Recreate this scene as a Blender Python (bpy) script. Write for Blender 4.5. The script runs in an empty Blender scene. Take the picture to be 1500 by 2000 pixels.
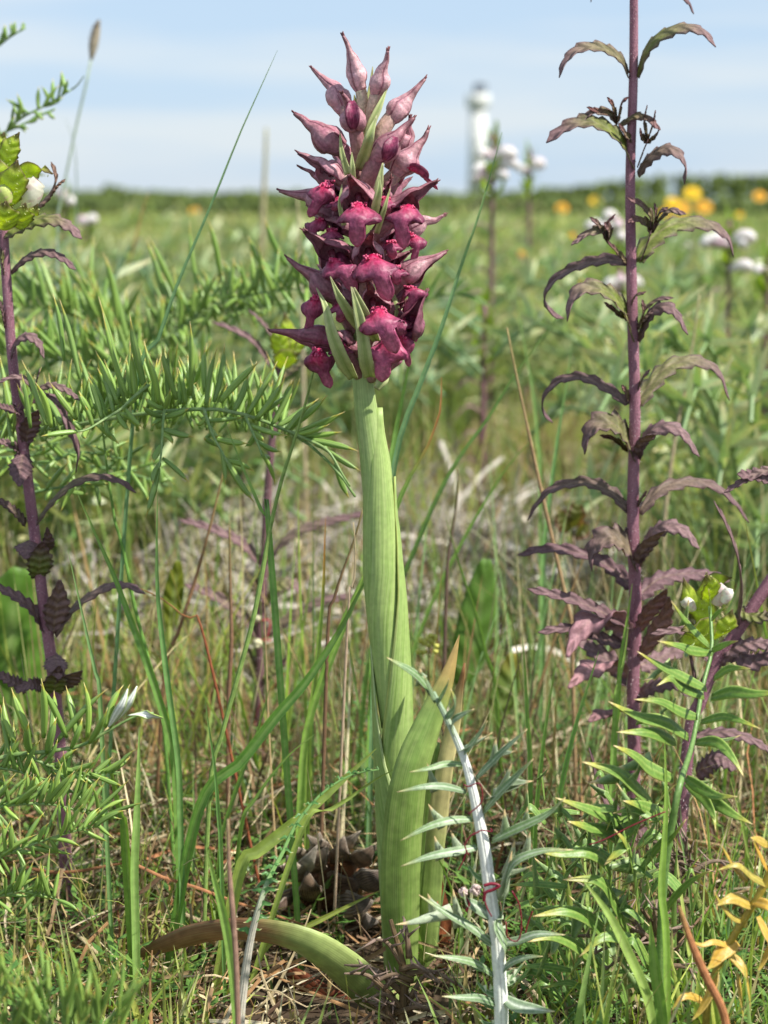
import bpy, math, random
import numpy as np
from mathutils import Vector, Matrix, noise

random.seed(7); rng = np.random.default_rng(7)
sc = bpy.context.scene
R = math.radians

# ------------------------------------------------------------------ camera
D, H, PITCH, FPX = 0.60, 0.258, 9.28, 3732.0
cd = bpy.data.cameras.new('camera'); cam = bpy.data.objects.new('camera', cd)
sc.collection.objects.link(cam); sc.camera = cam
cam.location = (0, -D, H); cam.rotation_euler = (R(90 - PITCH), 0, 0)
cd.sensor_fit = 'VERTICAL'; cd.sensor_height = 36.0; cd.lens = 36.0 * FPX / 2000
cd.clip_start = 0.02; cd.clip_end = 6000
cd.dof.use_dof = True; cd.dof.focus_distance = 0.592; cd.dof.aperture_fstop = 15.5

# ------------------------------------------------------------------ world and sun
SUN = Vector((0.62, -0.26, 0.80)).normalized()
w = bpy.data.worlds.new('World'); sc.world = w; w.use_nodes = True
nt = w.node_tree; nt.nodes.clear(); N = nt.nodes.new; L = nt.links.new
out = N('ShaderNodeOutputWorld'); bg = N('ShaderNodeBackground'); bg2 = N('ShaderNodeBackground')
sky = N('ShaderNodeTexSky'); sky.sky_type = 'NISHITA'; sky.sun_disc = False
sky.sun_elevation = math.asin(SUN.z); sky.sun_rotation = math.atan2(SUN.x, SUN.y)
sky.air_density = 1.0; sky.dust_density = 0.6; sky.ozone_density = 2.0
L(sky.outputs[0], bg.inputs[0]); bg.inputs[1].default_value = 0.10
bg2.inputs[0].default_value = (0.75, 0.86, 1.0, 1); bg2.inputs[1].default_value = 0.62
tc = N('ShaderNodeTexCoord'); mp = N('ShaderNodeMapping'); mp.inputs['Scale'].default_value = (1.6, 1.6, 15)
mp.inputs['Rotation'].default_value = (0, R(5), 0)
nz = N('ShaderNodeTexNoise'); nz.inputs['Scale'].default_value = 2.4; nz.inputs['Detail'].default_value = 5
nz.inputs['Roughness'].default_value = 0.45
cr = N('ShaderNodeMapRange'); cr.inputs[1].default_value = 0.38; cr.inputs[2].default_value = 0.60
cr.inputs[3].default_value = 0.0; cr.inputs[4].default_value = 1.0
L(tc.outputs['Generated'], mp.inputs[0]); L(mp.outputs[0], nz.inputs['Vector']); L(nz.outputs[0], cr.inputs[0])
cm = N('ShaderNodeMix'); cm.data_type = 'RGBA'; cm.inputs[6].default_value = (0.60, 0.78, 1.0, 1); cm.inputs[7].default_value = (0.80, 0.89, 0.99, 1)
L(cr.outputs[0], cm.inputs[0]); L(cm.outputs[2], bg2.inputs[0])
mx = N('ShaderNodeMixShader'); mx.inputs[0].default_value = 0.82; L(bg.outputs[0], mx.inputs[1]); L(bg2.outputs[0], mx.inputs[2])
L(mx.outputs[0], out.inputs[0])
sd = bpy.data.lights.new('sun', 'SUN'); sd.energy = 5.0; sd.angle = R(0.9); sd.color = (1.0, 0.955, 0.88)
so = bpy.data.objects.new('sun', sd); sc.collection.objects.link(so)
so.rotation_euler = SUN.to_track_quat('Z', 'Y').to_euler()
sc.view_settings.view_transform = 'Standard'; sc.view_settings.look = 'None'
sc.view_settings.exposure = 0.6; sc.view_settings.gamma = 1
sc.render.engine = 'CYCLES'
sc.cycles.use_denoising = True
sc.cycles.max_bounces = 7; sc.cycles.diffuse_bounces = 3; sc.cycles.transmission_bounces = 5; sc.cycles.glossy_bounces = 2
sc.cycles.sample_clamp_indirect = 6

# ------------------------------------------------------------------ helpers
cp, sp = math.cos(R(PITCH)), math.sin(R(PITCH))
def P(px, py, Y=0.0):
    """point of the world at depth Y behind the orchid's plane that shows at this spot of the photograph"""
    x = (px - 750) / FPX; z = -(py - 1000) / FPX
    d = Vector((x, cp + z * sp, -sp + z * cp)); t = (Y + D) / d.y
    return Vector((x * t, Y, H + d.z * t))
def S(Y=0.0): return (Y + D) / FPX * 1.0          # metres per pixel of the photograph at depth Y
def c(r, g, b):
    f = lambda v: ((v / 255 + 0.055) / 1.055) ** 2.4 if v > 10 else v / 255 / 12.92
    return (f(r), f(g), f(b))
def mixc(a, b, t): return tuple(a[i] + (b[i] - a[i]) * t for i in range(3))
def lerp(a, b, t): return a + (b - a) * t
def clamp(x, a=0., b=1.): return max(a, min(b, x))
def sstep(a, b, x): x = clamp((x - a) / (b - a)); return x * x * (3 - 2 * x)

def spline(pts, n):
    """Catmull-Rom through pts (Vectors), n+1 samples, even in arc length"""
    if len(pts) == 2: return [pts[0].lerp(pts[1], i / n) for i in range(n + 1)]
    q = [pts[0] * 2 - pts[1]] + list(pts) + [pts[-1] * 2 - pts[-2]]
    raw = []
    for i in range(1, len(q) - 2):
        for k in range(8):
            t = k / 8
            a, b, d_, e = q[i - 1], q[i], q[i + 1], q[i + 2]
            raw.append(0.5 * ((2 * b) + (d_ - a) * t + (2 * a - 5 * b + 4 * d_ - e) * t * t + (3 * b - a - 3 * d_ + e) * t ** 3))
    raw.append(pts[-1].copy())
    s = [0]
    for i in range(1, len(raw)): s.append(s[-1] + (raw[i] - raw[i - 1]).length)
    res, j = [], 0
    for i in range(n + 1):
        t = s[-1] * i / n
        while j < len(s) - 2 and s[j + 1] < t: j += 1
        res.append(raw[j].lerp(raw[j + 1], clamp((t - s[j]) / max(1e-9, s[j + 1] - s[j]))))
    return res
def interp(vals, t):
    if not isinstance(vals, (list, tuple)): return vals
    x = clamp(t) * (len(vals) - 1); i = min(int(x), len(vals) - 2)
    return lerp(vals[i], vals[i + 1], x - i)
def pp(px_list, Y):
    """pixel list -> points; Y number or list"""
    n = len(px_list)
    return [P(a[0], a[1], (a[2] if len(a) > 2 else interp(Y, i / max(1, n - 1)))) for i, a in enumerate(px_list)]
def to_ground(pts, drift=0.25):
    """carry the last point on down to the soil"""
    a = pts[-1]
    if a.z > 0.004:
        d = (pts[-1] - pts[-2]).normalized(); d.z = min(d.z, -0.5)
        k = min(1.0, drift * 1.0)
        pts = pts + [Vector((a.x + d.x / -d.z * a.z * k, a.y + d.y / -d.z * a.z * k, -0.004))]
    return pts

ORG = {}
class MB:
    def __init__(s): s.v = []; s.f = []; s.c = []; s.t = []
    def pt(s, p, col, st=(0, 0, 0)):
        s.v.append((p[0], p[1], p[2])); s.c.append((col[0], col[1], col[2], 1)); s.t.append(st); return len(s.v) - 1
    def ribbon(s, path, W, side, nu=5, fold=0.0, curl=0.0, col=None, teeth=None, amp=0.3, rnd=None, edge=None, wav=0):
        n = len(path) - 1; rnd = random.random() if rnd is None else rnd; rows = []
        sv = Vector(side[0] if isinstance(side, list) else side)
        for i, p in enumerate(path):
            v = i / n
            T = (path[min(i + 1, n)] - path[max(i - 1, 0)]).normalized()
            if isinstance(side, list): k = v * (len(side) - 1); a = int(min(k, len(side) - 2)); sv = Vector(side[a]).lerp(Vector(side[a + 1]), k - a)
            Sd = (sv - T * sv.dot(T)); Sd = Sd.normalized() if Sd.length > 1e-6 else T.orthogonal().normalized()
            Nn = T.cross(Sd)
            hw = W(v) / 2
            row = []
            for j in range(nu):
                u = -1 + 2 * j / (nu - 1)
                hh = hw
                if teeth and abs(u) > .99:
                    ph = (v * teeth + (0.5 if u > 0 else 0.23)) % 1.0
                    hh = hw * (1 + amp * (ph * 1.25 - 0.45)) if 0.04 < v < 0.97 else hw
                q = p + Sd * (u * hh) + Nn * (fold * hw * abs(u) + curl * hw * u * u + (wav * hw * u * u * math.sin(v * 23 + u * 2)))
                row.append(s.pt(q, col(u, v), (u, v, rnd)))
            rows.append(row)
        for i in range(n):
            for j in range(nu - 1): s.f.append((rows[i][j], rows[i][j + 1], rows[i + 1][j + 1], rows[i + 1][j]))
        return s
    def tube(s, path, rad, ns=7, col=None, ecc=1.0, up=None, rnd=None, rib=0, arc=None, cap=True):
        """arc: (a0,a1) degrees, open tube; angle 0 = up vector"""
        n = len(path) - 1; rnd = random.random() if rnd is None else rnd
        T = (path[1] - path[0]).normalized(); U = Vector(up) if up is not None else T.orthogonal()
        rows = []; m = ns if arc is None else ns
        for i, p in enumerate(path):
            T = (path[min(i + 1, n)] - path[max(i - 1, 0)]).normalized()
            U = U - T * U.dot(T); U = U.normalized() if U.length > 1e-6 else T.orthogonal().normalized()
            Bn = T.cross(U); v = i / n; r = rad(v); row = []
            for j in range(m):
                a = 2 * math.pi * j / m if arc is None else R(lerp(arc[0], arc[1], j / (m - 1)))
                rr = r * (1 + rib * math.cos(3 * a))
                row.append(s.pt(p + U * (math.cos(a) * rr) + Bn * (math.sin(a) * rr * ecc), col(a, v), (math.cos(a), v, rnd)))
            rows.append(row)
        for i in range(n):
            for j in range(m if arc is None else m - 1):
                k = (j + 1) % m
                s.f.append((rows[i][j], rows[i][k], rows[i + 1][k], rows[i + 1][j]))
        if arc is None and cap:
            s.f.append(tuple(reversed(rows[0]))); s.f.append(tuple(rows[-1]))
        return s
    def hairs(s, path, rad, n, ln, col):
        m = len(path) - 1
        for _ in range(n):
            k = random.random() * m; i = min(int(k), m - 1); p = path[i].lerp(path[i + 1], k - i)
            T = (path[i + 1] - path[i]).normalized(); a = T.orthogonal().normalized(); b = T.cross(a); t = random.random() * 6.283
            o = a * math.cos(t) + b * math.sin(t); r = rad(k / m)
            w_ = T.cross(o) * (ln * 0.05)
            q = p + o * (r * .95); e = p + o * (r + ln * random.uniform(.4, 1.1)) + T * (ln * random.uniform(-.5, .3))
            A = s.pt(q - w_, col, (0, .5, .5)); B = s.pt(q + w_, col, (0, .5, .5)); C = s.pt(e, col, (0, .5, .5)); s.f.append((A, B, C))
        return s
    def build(s, name, mat, parent=None, base=None, thick=0):
        org = ORG[parent.name] if parent is not None else Vector(base if base is not None else (0, 0, 0))
        me = bpy.data.meshes.new(name)
        v = np.array(s.v, dtype=np.float32) - np.array(org, dtype=np.float32)
        me.from_pydata(v.tolist(), [], s.f)
        a = me.color_attributes.new('Col', 'FLOAT_COLOR', 'POINT'); a.data.foreach_set('color', np.array(s.c, dtype=np.float32).ravel())
        t = me.attributes.new('St', 'FLOAT_VECTOR', 'POINT'); t.data.foreach_set('vector', np.array(s.t, dtype=np.float32).ravel())
        me.polygons.foreach_set('use_smooth', [True] * len(me.polygons))
        me.materials.append(mat); me.update()
        o = bpy.data.objects.new(name, me); sc.collection.objects.link(o)
        if parent is not None: o.parent = parent
        else: o.location = org
        ORG[o.name] = Vector(org)
        if thick:
            md = o.modifiers.new('thickness', 'SOLIDIFY'); md.thickness = thick; md.offset = 0
        return o
def tag(o, label=None, cat=None, group=None, kind=None):
    if label: o['label'] = label
    if cat: o['category'] = cat
    if group: o['group'] = group
    if kind: o['kind'] = kind
    return o
def thing(name, base, label, cat, group=None):
    o = bpy.data.objects.new(name, None); sc.collection.objects.link(o); o.location = base; o.empty_display_size = .01
    ORG[o.name] = Vector(base); return tag(o, label, cat, group)

# ------------------------------------------------------------------ materials
def new_mat(name):
    m = bpy.data.materials.new(name); m.use_nodes = True; m.node_tree.nodes.clear(); return m, m.node_tree.nodes.new, m.node_tree.links.new
def leafmat(name, trans=0.3, rough=0.5, spec=0.4, stripe=0, sdepth=0.2, noise_s=900, namp=0.25, bump=0.3, back=None, lateral=0, tint=(1.15, 1.25, .55), objrand=0.0, streak=None, samt=.5, sscale=(5, 1.6, 40)):
    m, N, L = new_mat(name)
    o = N('ShaderNodeOutputMaterial'); pr = N('ShaderNodeBsdfPrincipled'); tr = N('ShaderNodeBsdfTranslucent'); mx = N('ShaderNodeMixShader')
    at = N('ShaderNodeAttribute'); at.attribute_name = 'Col'; st = N('ShaderNodeAttribute'); st.attribute_name = 'St'
    tc = N('ShaderNodeTexCoord'); nz = N('ShaderNodeTexNoise'); nz.inputs['Scale'].default_value = noise_s; nz.inputs['Detail'].default_value = 4
    L(tc.outputs['Object'], nz.inputs['Vector'])
    mr = N('ShaderNodeMapRange'); mr.inputs[1].default_value = .3; mr.inputs[2].default_value = .7
    mr.inputs[3].default_value = 1 - namp; mr.inputs[4].default_value = 1 + namp; L(nz.outputs[0], mr.inputs[0])
    src = at.outputs['Color']
    if back is not None:
        g = N('ShaderNodeNewGeometry'); mb = N('ShaderNodeMix'); mb.data_type = 'RGBA'; L(g.outputs['Backfacing'], mb.inputs[0])
        L(src, mb.inputs[6]); mb.inputs[7].default_value = (*back, 1)
        mm = N('ShaderNodeMix'); mm.data_type = 'RGBA'; mm.inputs[0].default_value = .75; L(src, mm.inputs[6]); L(mb.outputs[2], mm.inputs[7]); src = mm.outputs[2]
    if streak is not None:
        mpp = N('ShaderNodeMapping'); mpp.inputs['Scale'].default_value = sscale; L(st.outputs['Vector'], mpp.inputs[0])
        n3 = N('ShaderNodeTexNoise'); n3.inputs['Scale'].default_value = 1.6; n3.inputs['Detail'].default_value = 5; n3.inputs['Roughness'].default_value = .62; L(mpp.outputs[0], n3.inputs['Vector'])
        r3 = N('ShaderNodeMapRange'); r3.inputs[1].default_value = .40; r3.inputs[2].default_value = .68; r3.inputs[4].default_value = samt; L(n3.outputs[0], r3.inputs[0])
        ms = N('ShaderNodeMix'); ms.data_type = 'RGBA'; L(r3.outputs[0], ms.inputs[0]); L(src, ms.inputs[6]); ms.inputs[7].default_value = (*streak[0], 1); src = ms.outputs[2]
        r4 = N('ShaderNodeMapRange'); r4.inputs[1].default_value = .46; r4.inputs[2].default_value = .30; r4.inputs[4].default_value = samt * 1.2; L(n3.outputs[0], r4.inputs[0])
        ms = N('ShaderNodeMix'); ms.data_type = 'RGBA'; L(r4.outputs[0], ms.inputs[0]); L(src, ms.inputs[6]); ms.inputs[7].default_value = (*streak[1], 1); src = ms.outputs[2]
    val = mr.outputs[0]
    sx = N('ShaderNodeSeparateXYZ'); L(st.outputs['Vector'], sx.inputs[0])
    hgt = nz.outputs[0]
    if stripe:
        ad = N('ShaderNodeMath'); ad.operation = 'MULTIPLY'; ad.inputs[1].default_value = stripe; L(sx.outputs[0], ad.inputs[0])
        sn = N('ShaderNodeMath'); sn.operation = 'SINE'; L(ad.outputs[0], sn.inputs[0])
        ab = N('ShaderNodeMath'); ab.operation = 'ABSOLUTE'; L(sn.outputs[0], ab.inputs[0])
        pw = N('ShaderNodeMath'); pw.operation = 'POWER'; pw.inputs[1].default_value = .45; L(ab.outputs[0], pw.inputs[0])
        m2 = N('ShaderNodeMapRange'); m2.inputs[3].default_value = 1 - sdepth; m2.inputs[4].default_value = 1.0; L(pw.outputs[0], m2.inputs[0])
        mu = N('ShaderNodeMath'); mu.operation = 'MULTIPLY'; L(val, mu.inputs[0]); L(m2.outputs[0], mu.inputs[1]); val = mu.outputs[0]
        hgt = pw.outputs[0]
    if lateral:
        au = N('ShaderNodeMath'); au.operation = 'ABSOLUTE'; L(sx.outputs[0], au.inputs[0])
        m1 = N('ShaderNodeMath'); m1.operation = 'MULTIPLY'; m1.inputs[1].default_value = -4.0; L(au.outputs[0], m1.inputs[0])
        m3 = N('ShaderNodeMath'); m3.operation = 'MULTIPLY_ADD'; m3.inputs[1].default_value = lateral; L(sx.outputs[1], m3.inputs[0]); L(m1.outputs[0], m3.inputs[2])
        sn = N('ShaderNodeMath'); sn.operation = 'SINE'; L(m3.outputs[0], sn.inputs[0])
        cv = N('ShaderNodeMath'); cv.operation = 'MULTIPLY_ADD'; cv.inputs[1].default_value = 2.2; L(au.outputs[0], cv.inputs[0]); L(sn.outputs[0], cv.inputs[2])
        m2 = N('ShaderNodeMapRange'); m2.inputs[1].default_value = -1; m2.inputs[2].default_value = 1; m2.inputs[3].default_value = .88; m2.inputs[4].default_value = 1.08
        L(sn.outputs[0], m2.inputs[0])
        mu = N('ShaderNodeMath'); mu.operation = 'MULTIPLY'; L(val, mu.inputs[0]); L(m2.outputs[0], mu.inputs[1]); val = mu.outputs[0]
        hgt = cv.outputs[0]
    if objrand:
        oi = N('ShaderNodeObjectInfo'); m4 = N('ShaderNodeMapRange'); m4.inputs[3].default_value = 1 - objrand; m4.inputs[4].default_value = 1 + objrand
        L(oi.outputs['Random'], m4.inputs[0]); mu = N('ShaderNodeMath'); mu.operation = 'MULTIPLY'; L(val, mu.inputs[0]); L(m4.outputs[0], mu.inputs[1]); val = mu.outputs[0]
    vm = N('ShaderNodeVectorMath'); vm.operation = 'SCALE'; L(src, vm.inputs[0]); L(val, vm.inputs['Scale'])
    L(vm.outputs[0], pr.inputs['Base Color']); pr.inputs['Roughness'].default_value = rough; pr.inputs['Specular IOR Level'].default_value = spec
    tm = N('ShaderNodeVectorMath'); tm.operation = 'MULTIPLY'; tm.inputs[1].default_value = tint; L(vm.outputs[0], tm.inputs[0]); L(tm.outputs[0], tr.inputs[0])
    if bump:
        bp = N('ShaderNodeBump'); bp.inputs['Strength'].default_value = bump; bp.inputs['Distance'].default_value = 0.0006
        L(hgt, bp.inputs['Height']); L(bp.outputs[0], pr.inputs['Normal'])
    mx.inputs[0].default_value = trans; L(pr.outputs[0], mx.inputs[1]); L(tr.outputs[0], mx.inputs[2]); L(mx.outputs[0], o.inputs[0])
    return m
M = {}
M['grass'] = leafmat('grass_blade_green', trans=.35, rough=.45, stripe=9, sdepth=.12, noise_s=300, namp=.2, bump=.1, streak=(c(170, 184, 104), c(84, 112, 40)), samt=.3, sscale=(2.5, 3, 60))
M['lobe'] = leafmat('thistle_leaflet', trans=.22, rough=.36, spec=.5, noise_s=1500, namp=.18, bump=.3, objrand=.16, stripe=3.14, sdepth=.12)
M['frond'] = leafmat('thistle_frond', trans=.25, rough=.4, noise_s=900, namp=.2, bump=.2)
M['purple_leaf'] = leafmat('purple_leaf', trans=.3, rough=.6, spec=.3, lateral=40, noise_s=900, namp=.24, bump=.6, streak=(c(158, 128, 132), c(74, 48, 54)), samt=.26, sscale=(3, 6, 30), back=c(118, 136, 40), tint=(1.3, 1.25, .5))
M['stem'] = leafmat('hairy_purple_stem', trans=.05, rough=.6, noise_s=2600, namp=.32, bump=.6, stripe=0)
M['bract'] = leafmat('yellow_green_bract', trans=.5, rough=.5, noise_s=2500, namp=.18, lateral=30, bump=.5, tint=(1.25, 1.25, .45))
M['sheath'] = leafmat('orchid_sheath', trans=.2, rough=.45, spec=.35, stripe=24, sdepth=.05, noise_s=500, namp=.10, bump=.12, streak=(c(196, 208, 140), c(120, 150, 66)), samt=.45, sscale=(9, 2.5, 1))
M['basal'] = leafmat('orchid_basal_leaf', trans=.2, rough=.45, spec=.35, stripe=31, sdepth=.06, noise_s=260, namp=.2, bump=.12, streak=(c(176, 180, 120), c(96, 110, 56)), samt=.28, sscale=(7, 3, 1))
M['petal'] = leafmat('orchid_petal', trans=.22, rough=.45, spec=.35, noise_s=900, namp=.3, bump=.35, tint=(1.35, .9, 1.0), streak=(c(196, 130, 150), c(66, 14, 38)), samt=.32, sscale=(2.2, 2.2, 40))
M['dry'] = leafmat('dry_straw', trans=.12, rough=.7, spec=.2, stripe=6, sdepth=.25, noise_s=500, namp=.25, bump=.4, tint=(1.1, 1, .8))
M['scale'] = leafmat('papery_scale', trans=.05, rough=.75, spec=.2, stripe=17, sdepth=.4, noise_s=260, namp=.5, bump=.8, tint=(1.1, 1, .8))
M['white'] = leafmat('woolly_white_stem', trans=.03, rough=.75, spec=.2, noise_s=900, namp=.12, bump=.5, stripe=5, sdepth=.18, tint=(1, 1, 1))
M['corolla'] = leafmat('white_corolla', trans=.3, rough=.5, noise_s=900, namp=.06, bump=.2, tint=(1, 1, .95))
M['thread'] = leafmat('red_thread', trans=.05, rough=.4, noise_s=500, namp=.2, bump=0, tint=(1, 1, 1))
M['hedge'] = leafmat('hedge_foliage', trans=.2, rough=.7, noise_s=1.4, namp=.4, bump=0)
M['plaster'] = leafmat('tower_plaster', trans=0.0, rough=.8, noise_s=.4, namp=.06, bump=0)
# ------------------------------------------------------------------ ground
def ground():
    mb = MB()
    ys = [-0.62, -0.4, -0.25] + list(np.linspace(-.15, 1.6, 60)) + list(np.geomspace(1.7, 4000, 46))
    nx = 60; rows = []
    for y in ys:
        hw = 0.55 + max(0, y + .6) * 1.3
        row = []
        for j in range(nx + 1):
            x = (j / nx * 2 - 1) * hw
            z = (noise.noise(Vector((x * 14, y * 14, 0))) * .006 + noise.noise(Vector((x * 50, y * 50, 3))) * .0025 - .002) if y < 1.7 else noise.noise(Vector((x * .4, y * .4, 0))) * .01 - .002
            row.append(mb.pt((x, y, z), (0, 0, 0)))
        rows.append(row)
    for i in range(len(ys) - 1):
        for j in range(nx): mb.f.append((rows[i][j], rows[i][j + 1], rows[i + 1][j + 1], rows[i + 1][j]))
    m, N, L = new_mat('meadow_soil')
    o = N('ShaderNodeOutputMaterial'); pr = N('ShaderNodeBsdfPrincipled'); tc = N('ShaderNodeTexCoord')
    n1 = N('ShaderNodeTexNoise'); n1.inputs['Scale'].default_value = 60; n1.inputs['Detail'].default_value = 8
    n2 = N('ShaderNodeTexNoise'); n2.inputs['Scale'].default_value = .35; n2.inputs['Detail'].default_value = 6
    L(tc.outputs['Object'], n1.inputs['Vector']); L(tc.outputs['Object'], n2.inputs['Vector'])
    r1 = N('ShaderNodeValToRGB'); e = r1.color_ramp.elements; e[0].position = .35; e[0].color = (.030, .020, .013, 1); e[1].position = .68; e[1].color = (.12, .085, .055, 1)
    L(n1.outputs[0], r1.inputs[0])
    r2 = N('ShaderNodeValToRGB'); e = r2.color_ramp.elements; e[0].position = .35; e[0].color = (.045, .075, .018, 1); e[1].position = .7; e[1].color = (.13, .13, .045, 1)
    L(n2.outputs[0], r2.inputs[0])
    sx = N('ShaderNodeSeparateXYZ'); L(tc.outputs['Object'], sx.inputs[0])
    mr = N('ShaderNodeMapRange'); mr.inputs[1].default_value = 1.2; mr.inputs[2].default_value = 5.0; L(sx.outputs[1], mr.inputs[0])
    mx = N('ShaderNodeMix'); mx.data_type = 'RGBA'; L(mr.outputs[0], mx.inputs[0]); L(r1.outputs[0], mx.inputs[6]); L(r2.outputs[0], mx.inputs[7])
    L(mx.outputs[2], pr.inputs['Base Color']); pr.inputs['Roughness'].default_value = .95; pr.inputs['Specular IOR Level'].default_value = .1
    bp = N('ShaderNodeBump'); bp.inputs['Strength'].default_value = .9; bp.inputs['Distance'].default_value = .004; L(n1.outputs[0], bp.inputs['Height']); L(bp.outputs[0], pr.inputs['Normal'])
    L(pr.outputs[0], o.inputs[0])
    tag(mb.build('ground', m), 'brown meadow soil under the grass and litter', kind='structure')
ground()

# ------------------------------------------------------------------ grass and litter as mass (nobody could count it)
GREENS = [c(150, 176, 66), c(128, 162, 56), c(164, 184, 90), c(112, 144, 58), c(182, 188, 84), c(138, 166, 92)]
STRAWS = [c(196, 178, 140), c(176, 152, 112), c(150, 122, 90), c(208, 196, 168), c(184, 142, 98), c(132, 106, 84), c(184, 166, 134), c(214, 198, 160)]
def mass_mesh(name, V, F, C, T, mat, label):
    me = bpy.data.meshes.new(name); nv = len(V); nf = len(F)
    me.vertices.add(nv); me.vertices.foreach_set('co', V.astype(np.float32).ravel())
    me.loops.add(nf * 4); me.loops.foreach_set('vertex_index', F.astype(np.int32).ravel())
    me.polygons.add(nf); me.polygons.foreach_set('loop_start', np.arange(0, nf * 4, 4, dtype=np.int32)); me.polygons.foreach_set('loop_total', np.full(nf, 4, dtype=np.int32))
    me.polygons.foreach_set('use_smooth', np.ones(nf, dtype=bool)); me.update(calc_edges=True)
    a = me.color_attributes.new('Col', 'FLOAT_COLOR', 'POINT'); a.data.foreach_set('color', C.astype(np.float32).ravel())
    t = me.attributes.new('St', 'FLOAT_VECTOR', 'POINT'); t.data.foreach_set('vector', T.astype(np.float32).ravel())
    me.materials.append(mat)
    o = bpy.data.objects.new(name, me); sc.collection.objects.link(o); tag(o, label, kind='stuff'); return o
def blades(name, x, y, h, w, mat, label, lean=.35, segs=5, pal=None, straw=0.0, tipc=None, curve=1.0, z0=-.003):
    n = len(x); nu = 3
    t = np.linspace(0, 1, segs + 1)[None, :, None]
    ang = rng.uniform(0, 2 * np.pi, n); lm = np.abs(rng.normal(0, lean, n)) * curve
    ld = np.stack([np.cos(ang) * lm, np.sin(ang) * lm, np.zeros(n)], 1)
    st = rng.normal(0, .12, (n, 2)); ld2 = np.stack([st[:, 0], st[:, 1], np.zeros(n)], 1)
    base = np.stack([x, y, np.full(n, z0)], 1)
    hh = h[:, None, None]
    up = np.array([0, 0, 1.])[None, None, :]
    kz = 1 - .28 * np.minimum(lm, 1.4)[:, None, None] * t
    c_ = base[:, None, :] + hh * (ld[:, None, :] * t ** 2 + ld2[:, None, :] * t + up * t * kz)
    fa = rng.uniform(0, 2 * np.pi, n); tw = rng.normal(0, .8, n)
    a = fa[:, None] + tw[:, None] * t[:, :, 0]
    side = np.stack([np.cos(a), np.sin(a), np.zeros_like(a)], 2)
    prof = np.clip(1.0 - t ** 2.2, 0.04, 1) * (0.7 + .3 * np.minimum(1, t * 4))
    hw = w[:, None, None] * .5 * prof
    u = np.array([-1, 0, 1.])[None, None, :, None]
    nrm = np.stack([-np.sin(a), np.cos(a), np.zeros_like(a)], 2)
    V = c_[:, :, None, :] + side[:, :, None, :] * hw[:, :, None, :] * u + nrm[:, :, None, :] * hw[:, :, None, :] * (.45 * np.abs(u))
    pal = np.array(pal if pal is not None else GREENS); k = rng.integers(0, len(pal), n); colb = pal[k]
    sp_ = np.array(STRAWS); ks = rng.integers(0, len(sp_), n); isst = rng.random(n) < straw
    colb = np.where(isst[:, None], sp_[ks], colb) * rng.uniform(.75, 1.25, (n, 1))
    pn = np.sin(x * 9 / (1 + y) + 2.1 * np.sin(y * 3.1)) + np.sin(x * 17 / (1 + .5 * y) - y * 5 + 1.3) * .8 + rng.normal(0, .5, n)
    blue = np.clip(pn * .5, 0, .75)[:, None] * np.where(isst, .2, 1)[:, None]; tanp = np.clip(-pn * .5 - .1, 0, .7)[:, None]
    colb = colb * (1 - blue) + np.array(c(124, 160, 116)) * blue; colb = colb * (1 - tanp) + np.array(c(178, 168, 112)) * tanp
    tip = np.where((rng.random(n) < .35)[:, None], sp_[ks] * 1.0, colb * 1.15)
    basec = np.where((rng.random(n) < .5)[:, None], colb * .5 + sp_[rng.integers(0, len(sp_), n)] * .45, colb)
    tt = t
    C = basec[:, None, :] * np.clip(1 - tt * 3.5, 0, 1) + colb[:, None, :] * (1 - np.clip(1 - tt * 3.5, 0, 1))
    wt = np.clip((tt - .72) / .28, 0, 1); C = C * (1 - wt) + tip[:, None, :] * wt
    C = np.repeat(C[:, :, None, :], nu, 2); C = np.concatenate([C, np.ones(C.shape[:3] + (1,))], 3)
    T = np.zeros(V.shape); T[..., 0] = u[..., 0]; T[..., 1] = tt[:, :, None, 0] + 0 * T[..., 0]; T[..., 2] = rng.random(n)[:, None, None]
    idx = np.arange(n * (segs + 1) * nu).reshape(n, segs + 1, nu)
    F = np.stack([idx[:, :-1, :-1], idx[:, :-1, 1:], idx[:, 1:, 1:], idx[:, 1:, :-1]], -1).reshape(-1, 4)
    return mass_mesh(name, V.reshape(-1, 3), F, C.reshape(-1, 4), T.reshape(-1, 3), mat, label)
def area(n, y0, y1, marg=.12, pw=1.0, k=.26):
    y = y0 + (y1 - y0) * rng.random(n) ** pw
    hw = (y + D) * k + marg
    return (rng.random(n) * 2 - 1) * hw, y
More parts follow.
